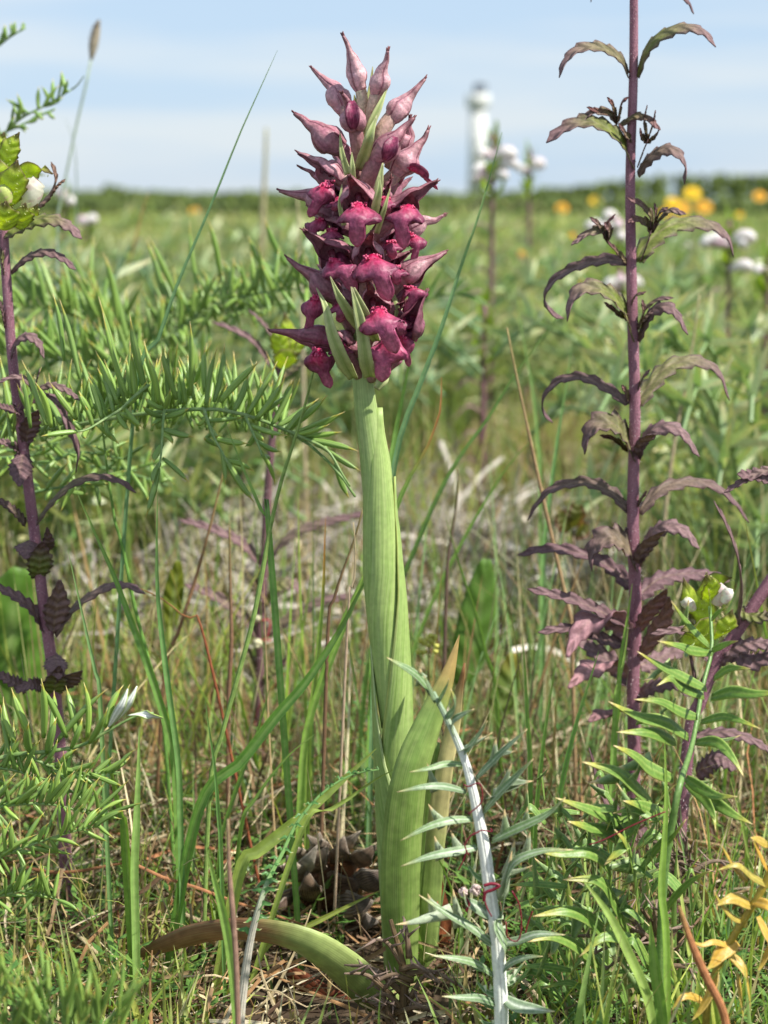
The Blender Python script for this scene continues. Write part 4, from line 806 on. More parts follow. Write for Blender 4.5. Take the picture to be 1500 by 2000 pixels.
# ------------------------------------------------------------------ thistles with narrow rolled leaflets
LG, LG2, TIPC, SPINE = c(152, 182, 84), c(118, 154, 74), c(190, 176, 74), c(224, 198, 150)
def lobe_mesh(kind, seed):
    """unit leaflet along +Z, 1 long, about .1 wide, gently curved, ending in a spine"""
    rd = random.Random(seed); m = MB(); n = 9; bend = rd.uniform(-.10, .10); b2_ = rd.uniform(.3, 1.1)
    path = [Vector((bend * (t / n) ** 2, .07 * math.sin(t / n * 2.2) * b2_, t / n)) for t in range(n + 1)]
    if kind == 'roll':
        g = mixc(LG, LG2, rd.random())
        def col(a, v): return mixc(mixc(mixc(g, c(150, 176, 104), .5 * (abs(math.cos(a)) < .3)), TIPC, sstep(.80, .9, v)), SPINE, sstep(.9, .94, v))
        prof = [.030, .038, .044, .047, .048, .047, .043, .030, .010, .0015]
        m.tube(path, lambda v: interp(prof, v), 7, col, ecc=.75)
    else:
        g = mixc(c(84, 128, 62), c(112, 150, 78), rd.random())
        def col2(u, v): return mixc(mixc(mixc(g, c(156, 180, 112), .8 * sstep(.75, 1, abs(u)) + .5 * math.exp(-(u / .15) ** 2)), TIPC, sstep(.72, .9, v)), SPINE, sstep(.9, .96, v))
        m.ribbon(path, lambda v: interp([.09, .13, .155, .15, .13, .10, .07, .04, .015, .003], v), (1, 0, 0), nu=5, fold=.5, curl=-.2, col=col2)
    me_o = m.build('leaflet_source', M['lobe'], None); me = me_o.data; bpy.data.objects.remove(me_o); me.name = 'leaflet'; return me
ROLL = [lobe_mesh('roll', i) for i in range(8)]; FLAT = [lobe_mesh('flat', i) for i in range(6)]
MLG = {}
def put_lobe(parent, a, b, wpx, Y, lib=ROLL, roll=None):
    org = ORG[parent.name]; d = b - a; ln = d.length
    if ln < 1e-5: return
    o = bpy.data.objects.new('leaflet', random.choice(lib)); sc.collection.objects.link(o); o.parent = parent
    q = d.to_track_quat('Z', 'Y'); k = wpx * S(Y) * 1.08 / (.095 if lib is ROLL else .15)
    o.matrix_basis = Matrix.Translation(a - org) @ q.to_matrix().to_4x4() @ Matrix.Rotation(roll if roll is not None else random.uniform(0, 6.28), 4, 'Z') @ Matrix.Diagonal((k, k, ln, 1))
    return o
def rachis(root, pxs, Y, w0=8, w1=3, col_=c(150, 170, 110), mat='frond', name='frond'):
    path = spline(pp(pxs, Y), 24); y0 = Y if not isinstance(Y, (list, tuple)) else Y[0]
    m = MB(); m.tube(path, lambda v: lerp(w0, w1, v) / 2 * S(y0), 7, lambda a, v: mixc(col_, c(112, 146, 80), clamp(.5 + noise.noise(Vector((a, v * 9, 0))))), ecc=.8)
    return m.build(name, M[mat], root), path
def near_path(path, p): return min(path, key=lambda q: (q - p).length)
# --- middle-left plant
tY = .03
base = P(-120, 1450, .1); base.z = 0
t1 = thing('spiny_thistle', base, 'spiny green plant whose long feathery frond reaches from the left edge to the orchid stem', 'thistle')
fr, path = rachis(t1, [(-140, 900), (0, 845), (120, 835), (230, 815), (330, 803), (430, 800), (520, 824), (590, 858), (645, 905), (678, 945), (694, 970)], [.10, .08, .06, .045, .035, .03, .03, .028, .026, .024, .02], 13, 5)
ups = [(210, 812, 165, 738), (245, 792, 192, 712), (243, 785, 197, 577), (250, 778, 203, 612), (156, 740, 127, 583), (125, 705, 98, 573), (285, 765, 262, 612), (322, 795, 287, 663), (258, 775, 256, 698), (286, 765, 272, 688), (372, 772, 380, 626), (330, 785, 334, 680), (345, 780, 325, 672), (400, 765, 402, 678),
       (402, 796, 422, 676), (418, 785, 443, 668), (362, 790, 354, 718), (455, 805, 491, 728), (482, 812, 541, 704), (500, 820, 545, 734), (530, 832, 583, 740), (555, 842, 633, 762), (430, 785, 508, 700), (590, 862, 668, 800), (540, 834, 620, 772), (500, 815, 560, 760), (300, 795, 300, 700), (215, 800, 240, 720), (180, 815, 166, 760),
       (230, 790, 175, 690), (310, 790, 300, 690), (350, 790, 340, 700), (380, 780, 366, 690), (266, 780, 240, 690), (150, 820, 110, 740), (120, 830, 84, 760), (100, 835, 60, 745), (90, 830, 46, 700), (60, 836, 30, 730)]
for (x0, y0, x1, y1) in ups:
    yo = random.uniform(-.01, .012); b_ = P(x1, y1, tY + yo); a_ = P(x0, y0, tY + yo * .4)
    put_lobe(fr, a_, b_, random.uniform(11, 14), tY)
for _ in range(215):       # the paler leaflets standing behind the row
    x0 = random.uniform(-20, 560); y0 = 812 + .00035 * (x0 - 330) ** 2 + random.uniform(-26, 30); Yb = tY + random.uniform(.015, .07)
    put_lobe(fr, P(x0, y0, Yb), P(x0 + random.uniform(-45, 50), y0 - random.uniform(45, 135), Yb + random.uniform(-.012, .014)), random.uniform(8, 11), tY)
def side_pinna(root, pxs, Y, lobes, w=8, lw=12):
    f, pth = rachis(root, pxs, Y, w, w * .5)
    y0 = Y if not isinstance(Y, (list, tuple)) else Y[0]
    for q in lobes:
        x0, y0_, x1, y1 = q; k = random.uniform(-.007, .004)
        put_lobe(f, P(x0, y0_, y0), P(x1, y1, y0 + k), random.uniform(.85, 1.1) * lw, y0)
    return f
side_pinna(t1, [(290, 752), (262, 775), (235, 800), (205, 818), (172, 838), (150, 843)], [.026, .022, .018, .014, .010, .008], [(150, 843, 80, 848), (160, 842, 153, 815), (200, 820, 165, 738), (222, 808, 190, 716), (190, 830, 240, 860), (205, 824, 228, 850), (235, 806, 270, 846), (250, 792, 297, 752), (228, 806, 262, 836), (172, 838, 176, 866), (182, 835, 172, 792), (246, 800, 285, 830)])
side_pinna(t1, [(322, 795), (319, 820), (317, 850), (315, 885), (310, 915)], [.025, .02, .017, .014, .012], [(318, 815, 273, 786), (320, 815, 366, 790), (318, 838, 345, 862), (318, 838, 380, 845), (317, 868, 308, 906), (318, 895, 368, 940), (312, 905, 296, 940), (310, 915, 278, 1010), (319, 820, 306, 838), (318, 850, 330, 858), (319, 800, 290, 770), (320, 800, 345, 760)])
side_pinna(t1, [(398, 800), (408, 830), (418, 855), (432, 880), (445, 905)], [.025, .02, .017, .014, .012], [(402, 815, 380, 826), (405, 822, 478, 826), (414, 845, 402, 862), (418, 855, 484, 868), (432, 880, 446, 946), (440, 895, 495, 985), (442, 900, 500, 916), (425, 870, 400, 850), (410, 835, 440, 850)])
side_pinna(t1, [(480, 815), (492, 842), (504, 868), (512, 890)], [.026, .022, .018, .016], [(492, 842, 520, 848), (500, 860, 552, 876), (508, 880, 541, 952), (512, 890, 524, 905), (488, 830, 560, 846), (496, 850, 478, 862)])
side_pinna(t1, [(560, 840), (600, 858), (640, 880), (668, 925), (684, 950)], [.026, .024, .022, .02, .02], [(575, 846, 664, 802), (590, 852, 668, 850), (600, 858, 702, 884), (640, 880, 704, 922), (640, 880, 612, 872), (655, 905, 690, 972), (580, 848, 650, 836), (560, 842, 610, 790)])
# darker blue-green leaflets under the frond
for k in range(8):
    x0 = random.uniform(-40, 250); y0 = random.uniform(870, 1010); Yb = random.uniform(.08, .2)
    pt = [(x0 - 60, y0 + random.uniform(-20, 30)), (x0, y0), (x0 + random.uniform(60, 120), y0 + random.uniform(-30, 40))]
    f, pth = rachis(t1, pt, Yb, 7, 3, c(110, 140, 96))
    for j in range(12):
        a_ = pth[2 + j * 22 // 12]; dx = random.uniform(-40, 60) * S(Yb); dz = random.uniform(-60, 70) * S(Yb); put_lobe(f, a_, a_ + Vector((dx, random.uniform(-.008, .008), dz)), 9, Yb)
def fan_frond(root, pxs, Y, n, up=(50, 95), w=8, lean=.3, down=.3, lib=ROLL, w0=8):
    f, pth = rachis(root, pxs, Y, w0, 3); y0 = Y if not isinstance(Y, (list, tuple)) else sum(Y) / len(Y)
    for j in range(n):
        a_ = pth[min(24, int(2 + 22 * j / n))]; L_ = random.uniform(*up) * S(y0); ang = random.gauss(lean, .35); s_ = 1 if random.random() > down else -.6
        put_lobe(f, a_, a_ + Vector((math.sin(ang) * L_, random.uniform(-.45, .45) * L_, math.cos(ang) * L_ * s_)), w * random.uniform(.8, 1.2), y0, lib)
    return f
# --- second plant: fronds behind, middle left
base = P(250, 1150, .42); base.z = 0
t2 = thing('spiny_thistle', base, 'spiny green plant slightly out of focus behind the long left frond', 'thistle')
fan_frond(t2, [(280, 690), (340, 650), (400, 605), (470, 580), (560, 566), (650, 560)], .24, 70, (45, 100), 9, .1)
fan_frond(t2, [(560, 590), (500, 600), (420, 612), (330, 640), (250, 700)], .27, 50, (45, 110), 9, -.3)
fan_frond(t2, [(260, 680), (200, 640), (120, 610), (40, 600), (-40, 600)], .28, 60, (50, 130), 9, -.35, .15)
fan_frond(t2, [(300, 740), (200, 720), (100, 700), (-20, 690)], .2, 60, (60, 120), 9, -.25, .15)
fan_frond(t2, [(420, 740), (330, 720), (230, 650), (160, 560)], .3, 50, (60, 120), 9, -.3, .1)
for (x0, y0, x1, y1) in [(230, 620, 193, 492), (325, 570, 293, 462), (335, 590, 305, 480), (250, 650, 212, 500), (430, 520, 411, 425), (520, 510, 476, 470), (560, 500, 527, 420), (345, 560, 297, 455), (480, 560, 440, 505), (390, 560, 372, 430)]:
    f = side_pinna(t2, [(x0, y0 + 60), (x0, y0)], .26, [(x0, y0 + 20, x1, y1)], 6, 13)
# --- farther clumps as things, copied
def clump(base, rad_, n, label, gcol, h=.12, ll=.026, lw=.0021, rnd=0):
    rd = random.Random(rnd); m = MB(); r = thing('spiny_thistle', base, label, 'thistle', 'blue-green spiny clumps out of focus')
    for k in range(n):
        a = rd.random() * 6.28; ex = rad_ * rd.uniform(.5, 1); zz = h * rd.uniform(.55, 1.05)
        p0 = Vector(base) + Vector((math.cos(a) * rad_ * .08, math.sin(a) * rad_ * .08, 0)); p2 = Vector(base) + Vector((math.cos(a) * ex, math.sin(a) * ex, zz)); p1 = p0.lerp(p2, .5) + Vector((0, 0, zz * .25))
        path = spline([p0, p1, p2, p2 + Vector((math.cos(a) * ex * .25, math.sin(a) * ex * .25, -.1 * h))], 16); g0 = mixc(gcol, c(150, 172, 118), rd.random() * .5)
        m.tube(path, lambda v: .0014, 3, lambda a_, v: g0, cap=False)
        for j in range(50):
            q = path[3 + j * 13 // 50]; d = Vector((rd.gauss(0, .5), rd.gauss(0, .5), rd.uniform(.0, 1.1))).normalized() * ll * rd.uniform(.6, 1.2)
            g1 = mixc(g0, c(204, 206, 170), rd.random() ** 2 * .7); s_ = d.cross(Vector((rd.random(), rd.random(), .1))).normalized() * lw
            A = m.pt(q - s_, g1); B = m.pt(q + s_, g1); C = m.pt(q + d * .6 + s_ * .9, g1); E = m.pt(q + d, c(200, 186, 140)); F = m.pt(q + d * .6 - s_ * .9, g1)
            m.f.append((A, B, C, E)); m.f.append((A, E, F))
    m.build('foliage', M['frond'], r)['kind'] = 'stuff'; return r
BG_ = c(140, 170, 112)
clump((.20, .42, 0), .13, 44, 'grey-green spiny clump behind the tall purple stem on the right', BG_, h=0.19, rnd=1)
clump((.36, .50, 0), .14, 46, 'grey-green spiny clump reaching in from the right edge', BG_, h=0.2, rnd=2)
clump((.26, .85, 0), .16, 44, 'pale spiny clump farther back on the right', mixc(BG_, c(150, 180, 140), .4), h=0.2, rnd=3)
clump((-.12, .72, 0), .18, 52, 'blue-green feathery clump left of the orchid flowers', mixc(BG_, c(90, 136, 110), .6), h=0.215, rnd=4)
clump((-.26, 1.0, 0), .22, 50, 'soft green clump farther back on the left', BG_, h=0.195, ll=.03, rnd=5)
clump((.02, 1.1, 0), .2, 44, 'soft green clump straight behind the orchid spike', mixc(BG_, c(120, 160, 90), .6), h=0.205, ll=.03, rnd=6)
clump((.16, 1.7, 0), .3, 44, 'blurred green clump right of the orchid near the horizon', mixc(BG_, c(120, 160, 90), .6), h=0.21, ll=.04, lw=.003, rnd=7)
clump((-.30, 1.9, 0), .3, 44, 'blurred green clump on the left near the horizon', mixc(BG_, c(120, 160, 90), .4), h=0.21, ll=.04, lw=.003, rnd=8)
clump((-.02, 2.4, 0), .4, 44, 'wide blurred clump under the left part of the hedge', mixc(BG_, c(140, 170, 90), .4), h=0.215, ll=.05, lw=.004, rnd=9)
clump((-.26, .38, 0), .12, 36, 'yellow-green spiny clump behind the left stem', c(132, 156, 84), h=0.17, rnd=10)
clump((-.2, .5, 0), .14, 40, 'green spiny clump under the second frond row', c(110, 146, 84), h=0.15, rnd=11)
# --- fronds at the top-left corner
base = P(-200, 1300, .2); base.z = 0
t3 = thing('spiny_thistle', base, 'thistle shoots entering at the top of the left edge against the sky', 'thistle')
fan_frond(t3, [(-60, 330), (0, 270), (40, 232), (90, 205), (140, 175)], .22, 26, (28, 52), 7, .15, .05)
fan_frond(t3, [(-60, 290), (0, 262), (40, 245), (80, 225), (108, 212)], .24, 14, (18, 36), 7, .9, .5)
fan_frond(t3, [(-60, 130), (-10, 95), (20, 72), (50, 55)], .25, 14, (18, 34), 7, .1, .1)
f, _p = rachis(t3, [(140, 175), (152, 165), (164, 148)], .22, 4, 2, c(96, 80, 80))
f, _p = rachis(t3, [(-200, 900), (-140, 500), (-60, 330)], .22, 12, 9)
for k in range(10): 
    a_ = P(20 + random.uniform(-20, 40), 330 + random.uniform(-40, 50), .25); put_lobe(f, a_, a_ + Vector((random.uniform(.0, .01), 0, random.uniform(-.004, .008))), 12, .25, FLAT)
# --- right of the orchid spike: three pale leaflets
base = P(800, 1100, .36); base.z = 0
t4 = thing('spiny_thistle', base, 'pale leaf with finger-like leaflets just right of the orchid flowers', 'thistle')
f, _p = rachis(t4, [(780, 760), (790, 660), (830, 590), (880, 575), (930, 580), (958, 602)], .3, 8, 5)
for q in [(840, 585, 880, 515), (850, 582, 905, 545), (885, 574, 930, 542), (890, 576, 955, 566), (830, 588, 870, 540), (900, 578, 962, 606), (800, 630, 850, 560)]: put_lobe(f, P(q[0], q[1], .3), P(q[2], q[3], .295), 19, .3, FLAT, 0)
# --- bottom-left plant, nearer than the orchid
gY = -.03
base = P(-60, 1800, gY); base.z = 0
t5 = thing('spiny_thistle', base, 'spiny green plant in the lower left corner with upright leaflets and some showing white undersides', 'thistle')
f, _p = rachis(t5, [(-60, 1500), (20, 1475), (90, 1468), (160, 1455), (215, 1425), (262, 1400), (300, 1392)], gY, 11, 5)
for q in [(30, 1450, 2, 1362), (60, 1440, 40, 1340), (85, 1440, 74, 1330), (100, 1440, 104, 1345), (130, 1440, 75, 1340), (150, 1440, 142, 1338), (170, 1440, 166, 1330), (110, 1450, 215, 1350), (205, 1420, 247, 1346), (215, 1420, 262, 1338), (60, 1470, 50, 1400), (20, 1480, -10, 1380), (175, 1450, 200, 1380), (92, 1470, 118, 1400), (140, 1460, 146, 1400)]:
    put_lobe(f, P(q[0], q[1], gY), P(q[2], q[3], gY + random.uniform(-.01, .01)), 15, gY)
wl = []
for q in [(222, 1412, 268, 1340), (212, 1420, 250, 1345), (250, 1398, 318, 1402)]:
    m = MB(); pth = spline([P(q[0], q[1], gY - .01), P((q[0] + q[2]) / 2 + 6, (q[1] + q[3]) / 2 - 4, gY - .014), P(q[2], q[3], gY - .012)], 12)
    m.ribbon(pth, lambda v: 19 * S(gY) * math.sin(math.pi * clamp(v * .9 + .06)), (1, -.2, .3), nu=5, fold=.3, col=lambda u, v: mixc(c(226, 228, 214), c(146, 168, 90), sstep(.6, 1, abs(u)))); o_ = m.build('leaflet', M['white'], f, thick=.0003); o_['label'] = 'leaflet turned to its white underside'
fan_frond(t5, [(-60, 1590), (20, 1572), (90, 1570), (150, 1582), (215, 1596)], gY - .01, 40, (55, 105), 9.5, .5, .4, w0=10)
fan_frond(t5, [(-60, 1700), (20, 1665), (90, 1640), (140, 1625), (195, 1612)], gY - .02, 32, (50, 95), 9.5, .6, .4, w0=9)
fan_frond(t5, [(-60, 1520), (0, 1500), (80, 1520), (130, 1540), (170, 1560)], gY, 36, (55, 100), 9.5, .2, .3, w0=9)
fan_frond(t5, [(60, 1480), (110, 1500), (160, 1510), (235, 1508)], gY, 20, (45, 80), 9.5, 1.0, .4, w0=8)
side_pinna(t5, [(60, 1780), (30, 1640), (-30, 1560)], gY, [], 12)
fan_frond(t5, [(-60, 1780), (0, 1750), (60, 1740), (120, 1760)], gY - .03, 26, (50, 90), 9, .3, .3, w0=8)
# blurred shoots right at the lens end of the lower left corner
base = P(80, 2150, -.12); base.z = 0
t6 = thing('spiny_thistle', base, 'strongly blurred green shoots along the bottom left edge', 'thistle')
for k in range(8):
    x0 = -20 + k * 34; y0 = 1950 + random.uniform(-30, 30)
    fan_frond(t6, [(x0, 2090), (x0 + 8, 2010), (x0 + 15, 1930 + random.uniform(-30, 30))], -.15, 13, (70, 150), 9, random.uniform(-.3, .4), .0, w0=7)
# --- spiny leaf made of flat leaflets, for the plants at lower right
def spiny_leaf(root, pxs, Y, w, spines=(), g=(c(104, 140, 58), c(162, 182, 96)), white=0, name='leaf', mat='frond'):
    path = spline(pp(pxs, Y), 18); y0 = Y if not isinstance(Y, (list, tuple)) else Y[0]; s = S(y0); m = MB()
    gg = mixc(g[0], c(118, 150, 70), random.random() * .6)
    def col(u, v):
        cc = mixc(gg, g[1], .85 * sstep(.6, 1, abs(u)) + .5 * math.exp(-(u / .14) ** 2))
        cc = mixc(cc, c(222, 226, 214), white * (.15 + .85 * math.exp(-(u / .3) ** 2)))
        return mixc(mixc(cc, TIPC, (.25 if white else .6) * sstep(.74, .9, v)), SPINE, sstep(.92, .98, v))
    m.ribbon(path, lambda v: w * 1.3 * s * interp([.55, .8, .95, 1, .95, .85, .7, .5, .28, .03], v), (.1, .75, .65), nu=7, fold=.35, curl=-.25, col=col)
    o = m.build(name, M[mat], root, thick=s * 1.5)
    for (x0, y0_, x1, y1) in spines:
        a_, b_ = P(x0, y0_, y0), P(x1, y1, y0 - .004); m = MB(); mid = a_.lerp(b_, .5) + Vector((0, -.001, 0))
        m.ribbon(spline([a_ - (b_ - a_) * .25, mid, b_], 8), lambda v: w * s * (2.0 if white else 1.5) * (1 - v) ** .9, (.8, .5, .5), nu=5, fold=.5, col=lambda u, v: mixc(mixc(gg, g[1], sstep(.5, 1, abs(u))), c(226, 228, 212), max(white, .15)) if v < .85 else SPINE)
        m.build('spine_lobe', M[mat], o, thick=s * 1.2)
    return o
qY = -.075
base = P(1300, 1990, qY); base.z = 0
t7 = thing('spiny_thistle', base, 'glossy dark green thistle with yellow-edged spiny leaves in front on the lower right', 'thistle')
m = MB(); pth = spline(to_ground(pp([(1386, 1185), (1390, 1268), (1372, 1340), (1362, 1400), (1350, 1460), (1328, 1530), (1314, 1600), (1296, 1720), (1290, 1850)], [.0, -.01, -.02, -.03, -.04, qY, qY, qY, qY])), 30)
m.tube(pth, lambda v: lerp(8, 20, v) / 2 * S(qY), 8, lambda a, v: mixc(c(126, 158, 88), c(98, 130, 70), .5 + .5 * math.cos(a * 3)), rib=.12); m.build('stem', M['frond'], t7)
TL = [([(1386, 1262), (1350, 1225), (1330, 1200), (1311, 1174)], 17, [(1340, 1210, 1345, 1170)]), ([(1390, 1275), (1350, 1270), (1330, 1262), (1284, 1252)], 17, [(1345, 1268, 1335, 1290)]), ([(1380, 1345), (1330, 1320), (1290, 1300), (1244, 1272)], 20, [(1300, 1305, 1255, 1330), (1320, 1315, 1318, 1280)]),
      ([(1375, 1360), (1330, 1340), (1310, 1325), (1282, 1340)], 19, []), ([(1362, 1400), (1330, 1390), (1290, 1370), (1238, 1366)], 19, [(1310, 1378, 1280, 1400)]), ([(1345, 1440), (1300, 1410), (1250, 1400), (1188, 1370)], 24, [(1260, 1402, 1262, 1362)]),
      ([(1320, 1450), (1290, 1436), (1260, 1430), (1204, 1430)], 22, []), ([(1315, 1520), (1270, 1500), (1240, 1475), (1198, 1456)], 26, [(1260, 1490, 1200, 1500)]), ([(1275, 1570), (1235, 1530), (1200, 1505), (1136, 1488)], 27, [(1240, 1530, 1260, 1470), (1215, 1515, 1150, 1528), (1225, 1520, 1205, 1550)]),
      ([(1300, 1590), (1270, 1580), (1250, 1572), (1216, 1564)], 24, [(1270, 1582, 1250, 1610)]), ([(1245, 1620), (1200, 1600), (1150, 1580), (1084, 1558)], 24, [(1200, 1598, 1205, 1545), (1160, 1584, 1130, 1600)]), ([(1235, 1630), (1190, 1625), (1150, 1615), (1108, 1604)], 26, [(1190, 1622, 1170, 1650)]),
      ([(1195, 1740), (1188, 1690), (1150, 1665), (1090, 1668), (1042, 1660)], 24, [(1130, 1665, 1110, 1690)]), ([(1390, 1362), (1430, 1352), (1470, 1356), (1530, 1352)], 22, []), ([(1370, 1410), (1410, 1400), (1440, 1406), (1486, 1424)], 15, []), ([(1360, 1450), (1400, 1450), (1430, 1480), (1453, 1518)], 18, [(1400, 1452, 1450, 1435)]),
      ([(1340, 1520), (1370, 1540), (1400, 1555), (1440, 1556)], 20, [(1380, 1545, 1385, 1570), (1370, 1535, 1395, 1520)]), ([(1390, 1270), (1410, 1262), (1425, 1256), (1441, 1252)], 12, []), ([(1395, 1325), (1420, 1308), (1440, 1305), (1466, 1306)], 15, []), ([(1380, 1560), (1400, 1570), (1430, 1590), (1470, 1610)], 20, []),
      ([(1340, 1530), (1375, 1560), (1392, 1590), (1398, 1625)], 17, []), ([(1250, 1780), (1240, 1700), (1225, 1650), (1200, 1620)], 30, [(1235, 1690, 1170, 1690), (1240, 1720, 1300, 1690)]), ([(1230, 1820), (1200, 1760), (1170, 1720), (1100, 1718)], 30, [(1190, 1745, 1150, 1790), (1210, 1770, 1240, 1800)]), ([(1200, 1850), (1160, 1800), (1110, 1780), (1040, 1790)], 28, [(1130, 1790, 1110, 1850)]),
      ([(1290, 1790), (1330, 1740), (1360, 1715), (1390, 1700)], 18, []), ([(1270, 1880), (1240, 1840), (1180, 1830), (1130, 1870)], 26, [(1190, 1832, 1200, 1880)]), ([(1180, 1900), (1130, 1850), (1080, 1830), (1030, 1840)], 24, [(1090, 1835, 1070, 1870)]), ([(1250, 1700), (1290, 1650), (1310, 1640), (1340, 1600)], 20, []),
      ([(1386, 1200), (1388, 1180), (1384, 1150)], 12, []), ([(1390, 1210), (1405, 1195), (1420, 1185)], 10, []), ([(1240, 1560), (1225, 1620), (1218, 1650), (1180, 1690)], 30, [(1222, 1640, 1190, 1640)])]
for p, wd, sp_l in TL: spiny_leaf(t7, p, [qY + .012, qY, qY - .006], wd, sp_l)
for k in range(85):
    x0 = random.uniform(1060, 1340); y0 = random.uniform(1560, 1990); a = random.uniform(-2.6, .6); L_ = random.uniform(60, 120)
    spiny_leaf(t7, [(x0, y0), (x0 + math.sin(a) * L_ * .5, y0 - abs(math.cos(a)) * L_ * .6), (x0 + math.sin(a) * L_, y0 - math.cos(a) * L_ * .35)], qY + random.uniform(0, .05), random.uniform(10, 17), [(x0 + math.sin(a) * L_ * .5, y0 - abs(math.cos(a)) * L_ * .55, x0 + math.sin(a) * L_ * .5 + random.uniform(-40, 40), y0 - L_ * .8)] if k % 3 else [], g=(c(100, 138, 62), c(160, 182, 100)))
# --- white-stemmed thistle in front
vY = -.085
base = P(985, 2150, vY); base.z = 0
t8 = thing('white_stemmed_thistle', base, 'woolly white-stemmed thistle with grey-green spiny leaves right in front of the orchid leaf', 'thistle')
m = MB(); pth = spline(to_ground(pp([(846, 1352), (868, 1395), (886, 1432), (910, 1492), (929, 1570), (946, 1660), (958, 1750), (970, 1830), (977, 1925), (979, 2010)], vY)), 34)
m.tube(pth, lambda v: interp([9, 15, 20, 26, 27, 29, 30, 30, 30], v) / 2 * S(vY), 10, lambda a, v: mixc(c(150, 172, 140), c(240, 240, 232), sstep(.03, .2, v) * (.9 + .1 * math.cos(a * 5))), rib=.06); m.build('stem', M['white'], t8)
GW = (c(92, 126, 76), c(178, 192, 160))
VL = [([(888, 1436), (884, 1410), (905, 1395), (926, 1385)], 16, [], .5), ([(905, 1472), (925, 1450), (940, 1428), (952, 1408)], 16, [(915, 1462, 962, 1430)], .4), ([(930, 1520), (960, 1490), (990, 1460), (1030, 1424)], 17, [(968, 1485, 968, 1440), (980, 1475, 1008, 1466)], .3), ([(945, 1586), (975, 1550), (1005, 1520), (1042, 1482)], 20, [(985, 1540, 1000, 1490), (975, 1552, 1030, 1528), (995, 1532, 1042, 1525)], .3),
      ([(962, 1642), (990, 1628), (1030, 1610), (1070, 1590), (1104, 1558)], 18, [(990, 1628, 985, 1580), (1028, 1608, 1030, 1575)], .2), ([(978, 1806), (985, 1760), (992, 1710), (1010, 1680), (1060, 1662), (1120, 1660)], 20, [(988, 1740, 1000, 1660), (1000, 1690, 1005, 1640), (992, 1712, 1040, 1690), (1030, 1670, 1035, 1620)], .4),
      ([(910, 1546), (870, 1536), (830, 1536), (775, 1547)], 13, [(850, 1534, 834, 1490)], .3), ([(905, 1492), (870, 1492), (840, 1500), (800, 1508)], 11, [], .1), ([(922, 1600), (880, 1602), (835, 1615), (782, 1642)], 14, [(862, 1606, 836, 1570)], .3), ([(932, 1655), (890, 1662), (840, 1672), (783, 1692)], 15, [(862, 1668, 848, 1632), (898, 1660, 880, 1622)], .4),
      ([(968, 1846), (920, 1810), (880, 1788), (818, 1748)], 16, [(862, 1785, 772, 1806), (898, 1795, 884, 1735), (850, 1776, 835, 1745)], .45), ([(965, 1905), (930, 1882), (890, 1872), (840, 1866)], 14, [(915, 1878, 918, 1860)], .2), ([(972, 1962), (940, 1950), (905, 1948), (862, 1946)], 14, [], .2), ([(975, 1842), (1010, 1838), (1050, 1825), (1104, 1826)], 16, [], .6), ([(982, 1948), (1010, 1965), (1050, 1972), (1084, 1976)], 22, [], .8),
      ([(848, 1362), (826, 1330), (800, 1308), (755, 1284)], 17, [(826, 1330, 820, 1305)], .1), ([(854, 1375), (866, 1355), (874, 1338), (877, 1325)], 14, [], .1), ([(870, 1400), (885, 1390), (890, 1370), (880, 1345)], 18, [], 0), ([(850, 1370), (838, 1340), (828, 1320)], 15, [], .2), ([(960, 1790), (930, 1770), (912, 1760), (905, 1740)], 22, [], .7), ([(978, 1900), (1000, 1880), (1030, 1870), (1060, 1868)], 14, [], .4), ([(974, 1780), (972, 1810), (985, 1850), (984, 1880)], 22, [], .35)]
for k in range(20):
    v = random.uniform(.25, .95); q = pth[int(v * 34)]; a = random.choice((-1, 1)) * random.uniform(.6, 1.5); px_ = 750 + q.x / (q.y + D) * FPX; L_ = random.uniform(35, 80)
    # short leaves between the large ones
    zz = q.z; e = q + Vector((math.sin(a) * L_ * S(vY), random.uniform(-.3, .5) * L_ * S(vY), math.cos(a) * L_ * S(vY) * .7)); mm = MB(); md_ = q.lerp(e, .5) + Vector((0, 0, -.0015))
    mm.ribbon(spline([q, md_, e], 10), lambda u_: 15 * S(vY) * (1 - u_) ** .7, (.3, .6, .7), nu=5, fold=.4, col=lambda u, w_: mixc(mixc(GW[0], GW[1], sstep(.4, 1, abs(u))), SPINE, sstep(.8, .95, w_)))
    for t_ in (.35, .6):
        b0 = q.lerp(e, t_); b1 = b0 + Vector((random.uniform(-.4, .4), -.2, random.choice((-1, 1)))).normalized() * .22 * L_ * S(vY); mm.ribbon([b0, b0.lerp(b1, .5), b1], lambda u_: 8 * S(vY) * (1 - u_) ** .8, (.8, .3, .3), nu=3, fold=.4, col=lambda u, w_: c(204, 210, 186))
    mm.build('leaf', M['frond'], t8)
for p, wd, sp_l, wh in VL: spiny_leaf(t8, p, [vY, vY - .005, vY - .008], wd, sp_l, g=GW, white=wh)
# red dodder threads winding over it
def thread(root, pxs, Y, w=3.0, col_=c(120, 24, 44)):
    m = MB(); m.tube(spline(pp(pxs, Y), 30), lambda v: w / 2 * S(-.08), 6, lambda a, v: col_); m.build('tendril', M['thread'], root)
dd = thing('dodder', P(950, 1740, vY - .01), 'dark red twining threads with two small white flower balls on the white thistle stem', 'vine')
thread(dd, [(905, 1532), (915, 1536), (935, 1530), (942, 1548), (938, 1570), (915, 1590)], vY - .006); thread(dd, [(925, 1630), (940, 1622), (960, 1624), (958, 1618)], vY - .006); thread(dd, [(915, 1670), (908, 1650), (920, 1632), (935, 1625)], vY - .006)
thread(dd, [(945, 1730), (960, 1726), (975, 1730), (962, 1738), (948, 1744), (945, 1760)], vY - .007, 7); thread(dd, [(945, 1735), (945, 1750), (950, 1770), (960, 1790)], vY - .007); thread(dd, [(895, 1700), (905, 1680), (912, 1660)], vY - .004)
